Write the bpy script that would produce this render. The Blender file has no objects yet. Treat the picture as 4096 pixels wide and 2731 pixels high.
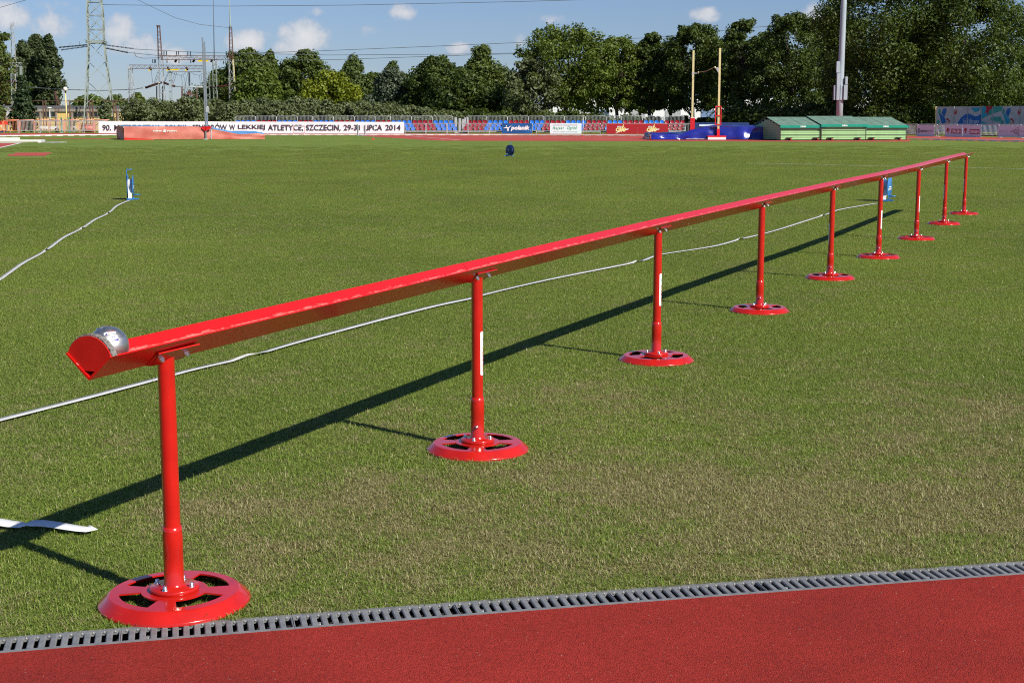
import bpy, math, random
import numpy as np
from mathutils import Vector, Matrix, Euler

random.seed(7)
rng = np.random.default_rng(11)
scene = bpy.context.scene
COL = scene.collection

# ------------------------------------------------------------------ camera, sky, sun, exposure
CAM_H = 1.49
F_PX, CX, CY, HORIZON = 50 / 36 * 4096, 2048.0, 1365.5, 479.0
PITCH = math.atan((CY - HORIZON) / F_PX)
cam_data = bpy.data.cameras.new('camera')
cam_data.lens = 50
cam_data.sensor_width = 36
cam_data.sensor_fit = 'HORIZONTAL'
cam_data.clip_start = 0.05
cam_data.clip_end = 6000
cam = bpy.data.objects.new('camera', cam_data)
cam.location = (0, 0, CAM_H)
cam.rotation_euler = (math.pi / 2 - PITCH, 0, 0)
COL.objects.link(cam)
scene.camera = cam

SUN_EL = math.radians(39.5)
SUN_AZ = math.atan2(0.745, -0.667)          # from +Y towards +X
SUN_DIR = Vector((math.sin(SUN_AZ) * math.cos(SUN_EL), math.cos(SUN_AZ) * math.cos(SUN_EL), math.sin(SUN_EL)))

world = bpy.data.worlds.new('World')
scene.world = world
world.use_nodes = True
wn, wl = world.node_tree.nodes, world.node_tree.links
wn.clear()
w_out = wn.new('ShaderNodeOutputWorld')
w_bg = wn.new('ShaderNodeBackground')
SKY_STRENGTH = 0.066
w_bg.inputs['Strength'].default_value = SKY_STRENGTH
sky = wn.new('ShaderNodeTexSky')
sky.sky_type = 'NISHITA'
sky.sun_disc = False
sky.sun_elevation = SUN_EL
sky.sun_rotation = SUN_AZ
sky.altitude = 50
sky.air_density = 1.0
sky.dust_density = 0.0
sky.ozone_density = 2.5


def wmath(op, a, b=None, clamp=False):
    n = wn.new('ShaderNodeMath')
    n.operation = op
    n.use_clamp = clamp
    for i, v in enumerate((a, b)):
        if v is None:
            continue
        if isinstance(v, (int, float)):
            n.inputs[i].default_value = v
        else:
            wl.new(v, n.inputs[i])
    return n.outputs[0]


tc = wn.new('ShaderNodeTexCoord')
sep = wn.new('ShaderNodeSeparateXYZ')
wl.new(tc.outputs['Generated'], sep.inputs[0])
w_az = wmath('ARCTAN2', sep.outputs[0], sep.outputs[1])
w_el = wmath('ARCSINE', sep.outputs[2])
# cumulus puffs: (azimuth, elevation, half width, half height, density) in degrees
CLOUDS = [(-19.2, 3.75, 1.15, .75, 1.0), (-17.6, 3.4, .95, .75, .8), (-15.2, 3.35, .8, .85, 1.0), (-14.6, 2.7, 1.3, .6, .75),
          (-10.3, 3.0, 1.1, .55, .95), (-9.0, 2.75, .7, .35, .7), (-8.1, 3.2, 1.15, .75, 1.05), (-4.3, 4.15, .6, .42, .9),
          (-7.6, 4.15, .5, .22, .45), (-2.1, 2.75, .6, .35, .85), (.3, 3.1, .5, .35, .4), (7.6, 4.0, .85, .4, .9),
          (11.9, 3.6, 1.2, 1.0, 1.1), (12.3, 4.9, 2.6, .42, 1.0), (-13.1, 2.4, .7, .35, .6), (-12.0, 2.3, .8, .35, .6),
          (20.5, 3.0, .8, .5, .7), (-17.2, 4.2, 1.1, .3, .45), (1.5, 3.9, 1.2, .25, .3), (-5.6, 3.4, .4, .25, .35)]
mask = None
for (a, e, wa, we, dens) in CLOUDS:
    da = wmath('MULTIPLY', wmath('SUBTRACT', w_az, math.radians(a)), 1 / math.radians(wa))
    de = wmath('MULTIPLY', wmath('SUBTRACT', w_el, math.radians(e)), 1 / math.radians(we))
    d2 = wmath('ADD', wmath('MULTIPLY', da, da), wmath('MULTIPLY', de, de))
    m = wmath('MULTIPLY', wmath('SUBTRACT', 1.0, d2), dens)
    mask = m if mask is None else wmath('MAXIMUM', mask, m)
mask = wmath('MAXIMUM', mask, -0.8)
cn = wn.new('ShaderNodeTexNoise')
cn.inputs['Scale'].default_value = 46
cn.inputs['Detail'].default_value = 7
cn.inputs['Roughness'].default_value = .62
wl.new(tc.outputs['Generated'], cn.inputs['Vector'])
# the rest of the sky carries the same scattered cumulus
mapn = wn.new('ShaderNodeMapping')
mapn.inputs['Scale'].default_value = (1, 1, 2.6)
wl.new(tc.outputs['Generated'], mapn.inputs[0])
cn2 = wn.new('ShaderNodeTexNoise')
cn2.inputs['Scale'].default_value = 4.0
cn2.inputs['Detail'].default_value = 6
wl.new(mapn.outputs[0], cn2.inputs['Vector'])
scat = wmath('MULTIPLY', wmath('SUBTRACT', cn2.outputs[0], .66), 5.0)
inview = wmath('MULTIPLY', wmath('LESS_THAN', wmath('ABSOLUTE', w_az), .42), wmath('LESS_THAN', w_el, .16))
scat = wmath('SUBTRACT', scat, inview)
mask = wmath('MAXIMUM', mask, scat)
cl = wmath('ADD', mask, wmath('MULTIPLY', wmath('SUBTRACT', cn.outputs[0], .5), 2.6))
mr = wn.new('ShaderNodeMapRange')
mr.interpolation_type = 'SMOOTHSTEP'
mr.inputs['From Min'].default_value = .05
mr.inputs['From Max'].default_value = .85
mr.inputs['To Max'].default_value = .8
wl.new(cl, mr.inputs[0])
ccol = wn.new('ShaderNodeMixRGB')
ccol.inputs[1].default_value = (5.4, 5.8, 6.8, 1)
ccol.inputs[2].default_value = (9.6, 9.4, 9.4, 1)
wl.new(wmath('MULTIPLY', cl, .8, clamp=True), ccol.inputs[0])
tint = wn.new('ShaderNodeMixRGB')
tint.blend_type = 'MULTIPLY'
tint.inputs[0].default_value = 1
tint.inputs[2].default_value = (.74, .80, 1.0, 1)
wl.new(sky.outputs[0], tint.inputs[1])
# denser blue air low over the horizon, all the way round
hz_r = wn.new('ShaderNodeMapRange')
hz_r.inputs['From Min'].default_value = -.01
hz_r.inputs['From Max'].default_value = .16
wl.new(w_el, hz_r.inputs[0])
hz_c = wn.new('ShaderNodeMixRGB')
hz_c.inputs[1].default_value = (.52, .62, .93, 1)
hz_c.inputs[2].default_value = (.72, .80, 1.04, 1)
wl.new(hz_r.outputs[0], hz_c.inputs[0])
wl.new(hz_c.outputs[0], tint.inputs[2])
wmix = wn.new('ShaderNodeMixRGB')
wl.new(mr.outputs[0], wmix.inputs[0])
wl.new(tint.outputs[0], wmix.inputs[1])
wl.new(ccol.outputs[0], wmix.inputs[2])
wl.new(wmix.outputs[0], w_bg.inputs[0])
wl.new(w_bg.outputs[0], w_out.inputs[0])

sun_data = bpy.data.lights.new('sun', 'SUN')
sun_data.energy = 5.0
sun_data.angle = math.radians(.5)
sun_data.color = (1, .95, .82)
sun = bpy.data.objects.new('sun', sun_data)
sun.rotation_euler = (-SUN_DIR).to_track_quat('-Z', 'Y').to_euler()
sun.location = SUN_DIR * 50
COL.objects.link(sun)

scene.view_settings.view_transform = 'Standard'
scene.view_settings.look = 'None'
scene.view_settings.gamma = 1
scene.view_settings.use_curve_mapping = False
scene.view_settings.exposure = 0.38
scene.cycles.max_bounces = 8
scene.cycles.filter_width = 1.1
scene.cycles.use_denoising = False
scene.cycles.transparent_max_bounces = 8


# ------------------------------------------------------------------ measuring helpers (photo pixel -> world ray)
def ray(px, py):
    x, y = (px - CX) / F_PX, (CY - py) / F_PX
    return Vector((x, math.cos(PITCH) + y * math.sin(PITCH), -math.sin(PITCH) + y * math.cos(PITCH)))


def G(px, py, z=0.0):
    r = ray(px, py)
    return Vector((0, 0, CAM_H)) + r * ((z - CAM_H) / r.z)


def at(px, py, Y):
    r = ray(px, py)
    return Vector((0, 0, CAM_H)) + r * (Y / r.y)


class Board:
    """A vertical plane through two ground points, used to measure things standing along it."""
    def __init__(self, a, b):
        self.a = Vector((a[0], a[1], 0))
        d = Vector((b[0] - a[0], b[1] - a[1], 0)).normalized()
        self.d = d
        self.n = Vector((d.y, -d.x, 0))          # towards the camera side
        if self.n.dot(Vector((0, 0, 0)) - self.a) < 0:
            self.n = -self.n

    def hit(self, px, py, off=0.0):
        r = ray(px, py)
        o = Vector((0, 0, CAM_H))
        t = (self.a - o).dot(self.n) / r.dot(self.n)
        return o + r * t + self.n * off


# ------------------------------------------------------------------ object helpers
def link(o, parent=None):
    COL.objects.link(o)
    if parent is not None:
        o.parent = parent
    return o


def tag(o, label=None, cat=None, group=None, kind=None):
    if label: o['label'] = label
    if cat: o['category'] = cat
    if group: o['group'] = group
    if kind: o['kind'] = kind
    return o


def empty(name, loc=(0, 0, 0), rz=0.0, parent=None):
    o = bpy.data.objects.new(name, None)
    o.location = loc
    o.rotation_euler = (0, 0, rz)
    o.empty_display_size = .2
    return link(o, parent)


class MB:
    def __init__(self):
        self.v, self.f, self.mi, self.sm = [], [], [], []

    def add(self, vs, fs, mi=0, smooth=False):
        b = len(self.v)
        self.v += [tuple(x) for x in vs]
        for f in fs:
            self.f.append(tuple(i + b for i in f))
            self.mi.append(mi)
            self.sm.append(smooth)
        return self

    def box(self, lo, hi, mi=0, M=None):
        x0, y0, z0 = lo; x1, y1, z1 = hi
        vs = [Vector(p) for p in ((x0, y0, z0), (x1, y0, z0), (x1, y1, z0), (x0, y1, z0), (x0, y0, z1), (x1, y0, z1), (x1, y1, z1), (x0, y1, z1))]
        if M is not None: vs = [M @ p for p in vs]
        return self.add(vs, [(3, 2, 1, 0), (4, 5, 6, 7), (0, 1, 5, 4), (1, 2, 6, 5), (2, 3, 7, 6), (3, 0, 4, 7)], mi)

    def tube(self, pts, r, n=8, mi=0, caps=True, smooth=True):
        """r: number or list; pts: polyline"""
        pts = [Vector(p) for p in pts]
        rs = r if isinstance(r, (list, tuple)) else [r] * len(pts)
        vs, fs = [], []
        up = None
        for i, p in enumerate(pts):
            t = (pts[min(i + 1, len(pts) - 1)] - pts[max(i - 1, 0)]).normalized()
            if up is None:
                ref = Vector((0, 0, 1)) if abs(t.z) < .9 else Vector((1, 0, 0))
                a = t.cross(ref).normalized()
            else:
                a = (up - t * up.dot(t)).normalized()
            up = a
            b = t.cross(a)
            for k in range(n):
                an = 2 * math.pi * k / n
                vs.append(p + (a * math.cos(an) + b * math.sin(an)) * rs[i])
        for i in range(len(pts) - 1):
            for k in range(n):
                k2 = (k + 1) % n
                fs.append((i * n + k, i * n + k2, (i + 1) * n + k2, (i + 1) * n + k))
        self.add(vs, fs, mi, smooth)
        if caps:
            b0 = len(self.v) - len(vs)
            self.f.append(tuple(b0 + k for k in reversed(range(n)))); self.mi.append(mi); self.sm.append(False)
            self.f.append(tuple(b0 + (len(pts) - 1) * n + k for k in range(n))); self.mi.append(mi); self.sm.append(False)
        return self

    def beam(self, a, b, w, h=None, mi=0):
        a, b = Vector(a), Vector(b)
        h = h or w
        t = b - a
        L = t.length
        t.normalize()
        ref = Vector((0, 0, 1)) if abs(t.z) < .95 else Vector((0, 1, 0))
        s = t.cross(ref).normalized()
        u = s.cross(t)
        vs = []
        for p in (a, b):
            for (i, j) in ((-1, -1), (1, -1), (1, 1), (-1, 1)):
                vs.append(p + s * (i * w / 2) + u * (j * h / 2))
        return self.add(vs, [(0, 3, 2, 1), (4, 5, 6, 7), (0, 1, 5, 4), (1, 2, 6, 5), (2, 3, 7, 6), (3, 0, 4, 7)], mi)

    def lathe(self, prof, n=24, c=(0, 0, 0), M=None, mi=0, smooth=True):
        vs, fs = [], []
        for (r, z) in prof:
            for k in range(n):
                an = 2 * math.pi * k / n
                p = Vector((r * math.cos(an), r * math.sin(an), z))
                vs.append((M @ p if M is not None else p) + Vector(c))
        for i in range(len(prof) - 1):
            for k in range(n):
                k2 = (k + 1) % n
                fs.append((i * n + k, i * n + k2, (i + 1) * n + k2, (i + 1) * n + k))
        return self.add(vs, fs, mi, smooth)

    def prism(self, poly, ext, mi=0):
        """poly: closed list of 3D points (flat); ext: extrusion vector"""
        n = len(poly)
        ext = Vector(ext)
        vs = [Vector(p) for p in poly] + [Vector(p) + ext for p in poly]
        fs = [tuple(reversed(range(n))), tuple(range(n, 2 * n))]
        for i in range(n):
            j = (i + 1) % n
            fs.append((i, j, n + j, n + i))
        return self.add(vs, fs, mi)

    def ball(self, c, r, n=12, mi=0, sz=1.0):
        prof = [(max(1e-4, r * math.sin(math.pi * i / (n // 2 + 1))), -r * sz * math.cos(math.pi * i / (n // 2 + 1))) for i in range(n // 2 + 2)]
        return self.lathe(prof, n, c, None, mi)

    def build(self, name, mats, parent=None, loc=None, rz=None):
        me = bpy.data.meshes.new(name)
        me.from_pydata(self.v, [], self.f)
        for m in (mats if isinstance(mats, (list, tuple)) else [mats]):
            me.materials.append(m)
        me.polygons.foreach_set('material_index', self.mi)
        me.polygons.foreach_set('use_smooth', self.sm)
        me.validate()
        me.update()
        o = bpy.data.objects.new(name, me)
        if loc is not None: o.location = loc
        if rz is not None: o.rotation_euler = (0, 0, rz)
        return link(o, parent)


def share(o, name, parent=None, loc=None, rz=None, scale=None):
    c = bpy.data.objects.new(name, o.data)
    if loc is not None: c.location = loc
    if rz is not None: c.rotation_euler = (0, 0, rz)
    if scale is not None: c.scale = scale
    return link(c, parent)


def copy_tree(o, parent=None):
    c = o.copy()
    COL.objects.link(c)
    c.parent = parent
    for ch in list(o.children):
        copy_tree(ch, c)
    return c


_txt = {}


def text2d(s, bold=0.0, shear=0.0, spacing=1.0):
    """lettering as flat triangles, normalised to the unit box"""
    key = (s, bold, shear, spacing)
    if key in _txt: return _txt[key]
    cu = bpy.data.curves.new('lettering', 'FONT')
    cu.body = s
    cu.size = 1
    cu.offset = bold
    cu.shear = shear
    cu.space_character = spacing
    cu.resolution_u = 3
    ob = bpy.data.objects.new('lettering', cu)
    COL.objects.link(ob)
    dg = bpy.context.evaluated_depsgraph_get()
    me = bpy.data.meshes.new_from_object(ob.evaluated_get(dg))
    vs = np.array([v.co[:2] for v in me.vertices])
    fs = [tuple(p.vertices) for p in me.polygons]
    bpy.data.objects.remove(ob)
    bpy.data.curves.remove(cu)
    bpy.data.meshes.remove(me)
    lo, hi = vs.min(0), vs.max(0)
    vs = (vs - lo) / np.maximum(hi - lo, 1e-6)
    _txt[key] = (vs, fs)
    return _txt[key]


def letter(mb, s, fn, mi=0, bold=0.0, shear=0.0, spacing=1.0):
    """fn maps (u, v) in the unit box (v up) to 3D"""
    vs, fs = text2d(s, bold, shear, spacing)
    mb.add([fn(u, v) for u, v in vs], fs, mi)


def pxmap(board, x0, y0, x1, y1, off):
    return lambda u, v: board.hit(x0 + (x1 - x0) * u, y1 + (y0 - y1) * v, off)


def pxpoly(mb, board, pts, off, mi=0):
    mb.add([board.hit(x, y, off) for x, y in pts], [tuple(range(len(pts)))], mi)


# ------------------------------------------------------------------ materials
def mat(name, col, rough=.5, metal=0.0, spec=.5, var=0.0, scale=8.0, bump=0.0, bscale=40.0, coat=0.0, col2=None, stretch=None, transl=0.0, detail=5):
    m = bpy.data.materials.new(name)
    m.use_nodes = True
    nt = m.node_tree
    b = nt.nodes['Principled BSDF']
    b.inputs['Base Color'].default_value = (*col, 1)
    b.inputs['Roughness'].default_value = rough
    b.inputs['Metallic'].default_value = metal
    b.inputs['Specular IOR Level'].default_value = spec
    b.inputs['Coat Weight'].default_value = coat
    b.inputs['Coat Roughness'].default_value = .06
    tcn = nt.nodes.new('ShaderNodeTexCoord')
    vec = tcn.outputs['Object']
    if stretch:
        mp = nt.nodes.new('ShaderNodeMapping')
        mp.inputs['Scale'].default_value = stretch
        nt.links.new(vec, mp.inputs[0])
        vec = mp.outputs[0]
    if var > 0 or col2:
        n = nt.nodes.new('ShaderNodeTexNoise')
        n.inputs['Scale'].default_value = scale
        n.inputs['Detail'].default_value = detail
        nt.links.new(vec, n.inputs['Vector'])
        r = nt.nodes.new('ShaderNodeValToRGB')
        c2 = col2 or tuple(c * (1 - var) for c in col)
        c1 = col if col2 else tuple(min(1, c * (1 + var)) for c in col)
        r.color_ramp.elements[0].position = .35
        r.color_ramp.elements[0].color = (*c2, 1)
        r.color_ramp.elements[1].position = .65
        r.color_ramp.elements[1].color = (*c1, 1)
        nt.links.new(n.outputs['Fac'], r.inputs[0])
        nt.links.new(r.outputs[0], b.inputs['Base Color'])
        if rough > .15:
            rr = nt.nodes.new('ShaderNodeMapRange')
            rr.inputs['To Min'].default_value = rough * .8
            rr.inputs['To Max'].default_value = min(1, rough * 1.2)
            nt.links.new(n.outputs['Fac'], rr.inputs[0])
            nt.links.new(rr.outputs[0], b.inputs['Roughness'])
    if bump > 0:
        n2 = nt.nodes.new('ShaderNodeTexNoise')
        n2.inputs['Scale'].default_value = bscale
        n2.inputs['Detail'].default_value = 4
        nt.links.new(vec, n2.inputs['Vector'])
        bp = nt.nodes.new('ShaderNodeBump')
        bp.inputs['Strength'].default_value = bump
        bp.inputs['Distance'].default_value = .02
        nt.links.new(n2.outputs['Fac'], bp.inputs['Height'])
        nt.links.new(bp.outputs[0], b.inputs['Normal'])
    return m


M = {}
M['red_paint'] = mat('red powder coat', (.47, .012, .007), .22, var=.12, scale=9, coat=.4, bump=.015, bscale=260)
M['red_scuff'] = mat('scuffed red paint', (.62, .06, .055), .42, col2=(.55, .2, .19), scale=160)
M['steel'] = mat('zinc steel', (.78, .78, .78), .34, 1.0, var=.1, scale=60)
M['ball'] = mat('turned steel', (.68, .65, .60), .42, 1.0, var=.04, scale=18, bump=.02, bscale=300, stretch=(1, 1, 14))
M['white_sticker'] = mat('white sticker', (.82, .82, .82), .35, var=.03)
M['red_print'] = mat('red print', (.55, .03, .04), .4)
M['blue_print'] = mat('blue print', (.05, .05, .3), .4)
M['grey_print'] = mat('grey print', (.3, .3, .33), .4)
M['rubber'] = mat('worn grey rubber', (.27, .25, .24), .85, col2=(.1, .095, .09), scale=120, bump=.4, bscale=150)
M['black'] = mat('black plastic', (.012, .012, .014), .45, var=.2)
M['galv_grate'] = mat('dark grey iron grate', (.225, .228, .235), .5, .25, var=.16, scale=25, bump=.12, bscale=160)
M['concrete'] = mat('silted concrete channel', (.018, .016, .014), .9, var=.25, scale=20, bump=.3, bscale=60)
M['tape'] = mat('white woven tape', (.47, .47, .475), .6, var=.06, scale=9, bump=.15, bscale=300)
M['tape_bright'] = mat('bright white tape', (.8, .8, .8), .6, var=.04)
M['blue_paint'] = mat('blue painted metal', (.03, .18, .50), .3, var=.08, coat=.2)
M['shaded_blue_paint'] = mat('shaded blue painted metal', (.012, .035, .16), .35, var=.1)  # reel blue darkened so that the discs look shaded
M['white_paint'] = mat('white paint', (.78, .78, .77), .5, var=.04, scale=3)
M['line_paint'] = mat('white line paint', (.7, .68, .67), .7, var=.08, scale=2)
M['galv'] = mat('galvanised tube', (.52, .53, .55), .42, .35, var=.12, scale=4)
M['pink_paint'] = mat('faded pink paint', (.72, .30, .24), .5, var=.12, scale=2)
M['orange_paint'] = mat('orange fence paint', (.72, .22, .12), .5, var=.1, scale=2)
M['rust'] = mat('rusty steel', (.16, .07, .045), .8, col2=(.09, .055, .045), scale=3)
M['pylon_steel'] = mat('grey green lattice steel', (.27, .31, .28), .6, .2, var=.12, scale=1.5)
M['mast_grey'] = mat('grey mast paint', (.36, .42, .47), .45, .1, var=.06, scale=1)
M['insulator'] = mat('dark glass insulator', (.025, .035, .05), .2, var=.2)
M['insulator_brown'] = mat('brown ceramic insulator', (.06, .02, .015), .25, var=.2)
M['wire'] = mat('weathered wire', (.10, .11, .12), .6, .3)
M['yellow_sign'] = mat('yellow plate', (.72, .52, .02), .5, var=.05)
M['seat_blue'] = mat('blue plastic seat', (.022, .16, .60), .3, var=.08, scale=4)
M['seat_red'] = mat('dark red plastic seat', (.27, .008, .022), .3, var=.1, scale=4)
M['alu'] = mat('aluminium', (.55, .56, .58), .35, .85, var=.1)
M['mat_red'] = mat('faded red tarpaulin', (.46, .10, .075), .55, col2=(.58, .19, .15), scale=1.1, bump=.35, bscale=3)
M['mat_red_fresh'] = mat('bright red tarpaulin', (.62, .01, .012), .5, var=.1)
M['mat_blue'] = mat('blue mesh top', (.10, .28, .55), .6, var=.15, scale=1.5)
M['tarp_blue'] = mat('shiny blue tarpaulin', (.016, .024, .25), .22, var=.18, scale=1.2, bump=.5, bscale=2.2)
M['cream_paint'] = mat('cream upright', (.62, .52, .27), .45, var=.06)
M['bright_red'] = mat('bright red paint', (.62, .012, .018), .4, var=.06)
M['cover_green'] = mat('pale green boards', (.25, .46, .19), .45, var=.07, scale=2)
M['roof_green'] = mat('grey green roof felt', (.13, .22, .17), .6, var=.14, scale=2.5)
M['trim_green'] = mat('teal green trim', (.005, .26, .18), .4, var=.08)
M['print_white'] = mat('white print', (.8, .8, .8), .5)
M['print_black'] = mat('black print', (.045, .048, .06), .5)
M['print_green'] = mat('green print', (.10, .38, .22), .5)
M['print_grey'] = mat('grey lettering', (.38, .38, .40), .5)
M['print_cream'] = mat('cream lettering', (.82, .66, .28), .5)
M['banner_white'] = mat('white vinyl banner', (.80, .85, .87), .5, var=.03, scale=1.2, bump=.25, bscale=1.6)
M['board_white'] = mat('white board', (.66, .76, .81), .5, var=.03)
M['board_blue'] = mat('blue board', (.014, .12, .36), .4, col2=(.008, .06, .2), scale=.9)
M['board_red'] = mat('dark red board', (.36, .014, .02), .4, var=.08)
M['board_navy'] = mat('navy board', (.012, .035, .14), .5, var=.15)
M['mesh_cloth'] = mat('grey white mesh banner', (.50, .49, .53), .8, var=.08, scale=1.4, bump=.3, bscale=2)
M['cloth_blue'] = mat('banner blue', (.02, .14, .46), .8, var=.15)
M['cloth_aqua'] = mat('banner aqua', (.03, .36, .52), .8, var=.15)
M['cloth_teal'] = mat('banner teal', (.06, .36, .32), .8, var=.2)
M['cloth_red'] = mat('banner red', (.42, .03, .06), .8, var=.15)
M['cloth_pink'] = mat('banner pink', (.60, .32, .28), .8, var=.1)
M['wall_yellow'] = mat('yellow plaster', (.66, .46, .17), .85, var=.08, scale=1.2)
M['roof_grey'] = mat('grey bitumen roof', (.10, .10, .105), .8, var=.2, scale=1)
M['fascia'] = mat('stained fascia', (.36, .35, .32), .8, col2=(.20, .10, .08), scale=2.2, stretch=(2, 1, .12))
M['glass_dark'] = mat('dark window glass', (.03, .035, .04), .12, var=.2)
M['hall_white'] = mat('white cladding', (.80, .80, .82), .6, var=.03, scale=.4)
M['hall_blue'] = mat('blue cladding', (.16, .24, .42), .6, var=.05, scale=.4)
M['lamp_globe'] = mat('opal globe', (.75, .74, .66), .3, var=.03)
M['trunk'] = mat('bark', (.075, .058, .045), .95, var=.35, scale=6, bump=.5, bscale=14)
M['sand'] = mat('pale sand', (.55, .46, .34), .95, var=.12, scale=3)
M['dish'] = mat('satellite dish', (.74, .74, .70), .5, var=.04)
M['teal_post'] = mat('green post', (.05, .30, .19), .5, var=.1)
M['cloth_dirt'] = mat('clutter grey', (.35, .33, .33), .7, var=.3, scale=2)


def leaf_mat(name, c1, c2, transl=.35, rough=.5, tip=None):
    m = bpy.data.materials.new(name)
    m.use_nodes = True
    nt = m.node_tree
    nt.nodes.clear()
    out = nt.nodes.new('ShaderNodeOutputMaterial')
    at_ = nt.nodes.new('ShaderNodeAttribute')
    at_.attribute_name = 'rnd'
    r = nt.nodes.new('ShaderNodeValToRGB')
    r.color_ramp.elements[0].color = (*c1, 1)
    r.color_ramp.elements[1].color = (*c2, 1)
    if tip:
        e = r.color_ramp.elements.new(.93)
        e.color = (*c2, 1)
        r.color_ramp.elements[-1].color = (*tip, 1)
    nt.links.new(at_.outputs['Fac'], r.inputs[0])
    d = nt.nodes.new('ShaderNodeBsdfPrincipled')
    d.inputs['Roughness'].default_value = rough
    d.inputs['Specular IOR Level'].default_value = .35
    t = nt.nodes.new('ShaderNodeBsdfTranslucent')
    g = nt.nodes.new('ShaderNodeMixRGB')
    g.blend_type = 'MULTIPLY'
    g.inputs[0].default_value = 1
    g.inputs[2].default_value = (1.25, 1.15, .55, 1)
    mx = nt.nodes.new('ShaderNodeMixShader')
    mx.inputs[0].default_value = transl
    nt.links.new(r.outputs[0], d.inputs['Base Color'])
    nt.links.new(r.outputs[0], g.inputs[1])
    nt.links.new(g.outputs[0], t.inputs[0])
    nt.links.new(d.outputs[0], mx.inputs[1])
    nt.links.new(t.outputs[0], mx.inputs[2])
    nt.links.new(mx.outputs[0], out.inputs[0])
    return m


L = {}
L['maple'] = leaf_mat('maple leaves', (.045, .08, .010), (.15, .205, .03), tip=(.23, .26, .10))
L['dark'] = leaf_mat('dark leaves', (.028, .05, .010), (.10, .145, .026))
L['big'] = leaf_mat('deep green maple leaves', (.026, .05, .008), (.10, .145, .022), tip=(.19, .22, .07))
L['ash'] = leaf_mat('ash leaves', (.045, .075, .014), (.14, .185, .04))
L['lime'] = leaf_mat('yellow green leaves', (.10, .14, .008), (.26, .30, .02))
L['poplar'] = leaf_mat('poplar leaves', (.034, .056, .020), (.115, .15, .062), tip=(.2, .23, .13))
L['pine'] = leaf_mat('pine needles', (.045, .066, .040), (.10, .13, .078), .15)
L['spruce'] = leaf_mat('spruce needles', (.014, .03, .010), (.042, .072, .022), .12)
L['silver'] = leaf_mat('silver green leaves', (.075, .105, .034), (.19, .225, .11), tip=(.46, .48, .38))
L['birch'] = leaf_mat('light leaves', (.06, .095, .022), (.15, .20, .055))


# ground materials ---------------------------------------------------
def ground_mat(name, build):
    m = bpy.data.materials.new(name)
    m.use_nodes = True
    nt = m.node_tree
    b = nt.nodes['Principled BSDF']
    geo = nt.nodes.new('ShaderNodeNewGeometry')
    build(nt, b, geo.outputs['Position'])
    return m


def nz(nt, vec, scale, detail=4, rough=.55, stretch=None):
    if stretch:
        mp = nt.nodes.new('ShaderNodeMapping')
        mp.inputs['Scale'].default_value = stretch
        nt.links.new(vec, mp.inputs[0])
        vec = mp.outputs[0]
    n = nt.nodes.new('ShaderNodeTexNoise')
    n.inputs['Scale'].default_value = scale
    n.inputs['Detail'].default_value = detail
    n.inputs['Roughness'].default_value = rough
    nt.links.new(vec, n.inputs['Vector'])
    return n.outputs['Fac']


def ramp(nt, fac, stops):
    r = nt.nodes.new('ShaderNodeValToRGB')
    els = r.color_ramp.elements
    while len(els) < len(stops): els.new(.5)
    for e, (p, c) in zip(els, stops):
        e.position = p
        e.color = (*c, 1) if len(c) == 3 else c
    nt.links.new(fac, r.inputs[0])
    return r.outputs[0]


def mixc(nt, fac, a, b, mode='MIX'):
    n = nt.nodes.new('ShaderNodeMixRGB')
    n.blend_type = mode
    for i, v in ((0, fac), (1, a), (2, b)):
        if isinstance(v, (int, float)): n.inputs[i].default_value = v
        elif isinstance(v, tuple): n.inputs[i].default_value = (*v, 1)
        else: nt.links.new(v, n.inputs[i])
    return n.outputs[0]


def nmath(nt, op, a, b=None, c=None, clamp=False):
    n = nt.nodes.new('ShaderNodeMath')
    n.operation = op
    n.use_clamp = clamp
    for i, v in enumerate((a, b, c)):
        if v is None: continue
        if isinstance(v, (int, float)): n.inputs[i].default_value = v
        else: nt.links.new(v, n.inputs[i])
    return n.outputs[0]


# worn, bleached spots seen in the turf between the stands and the drain: (x, y, radius, strength)
WORN = [(*G(px * 4096 / 2352, py * 4096 / 2352)[:2], r, k) for px, py, r, k in (
    (470, 1180, .45, 1.1), (860, 1140, .6, 1.2), (1300, 1105, .75, 1.1), (1010, 1235, .55, .8), (1960, 1110, 1.2, .8), (2180, 960, 1.6, .7),
    (1400, 930, .9, .6), (1230, 1330, .6, .7), (1900, 1310, .8, .8), (640, 1330, .5, .7), (1650, 1190, .9, .6), (560, 1260, .4, .6), (2300, 1180, .9, .6))]


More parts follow.
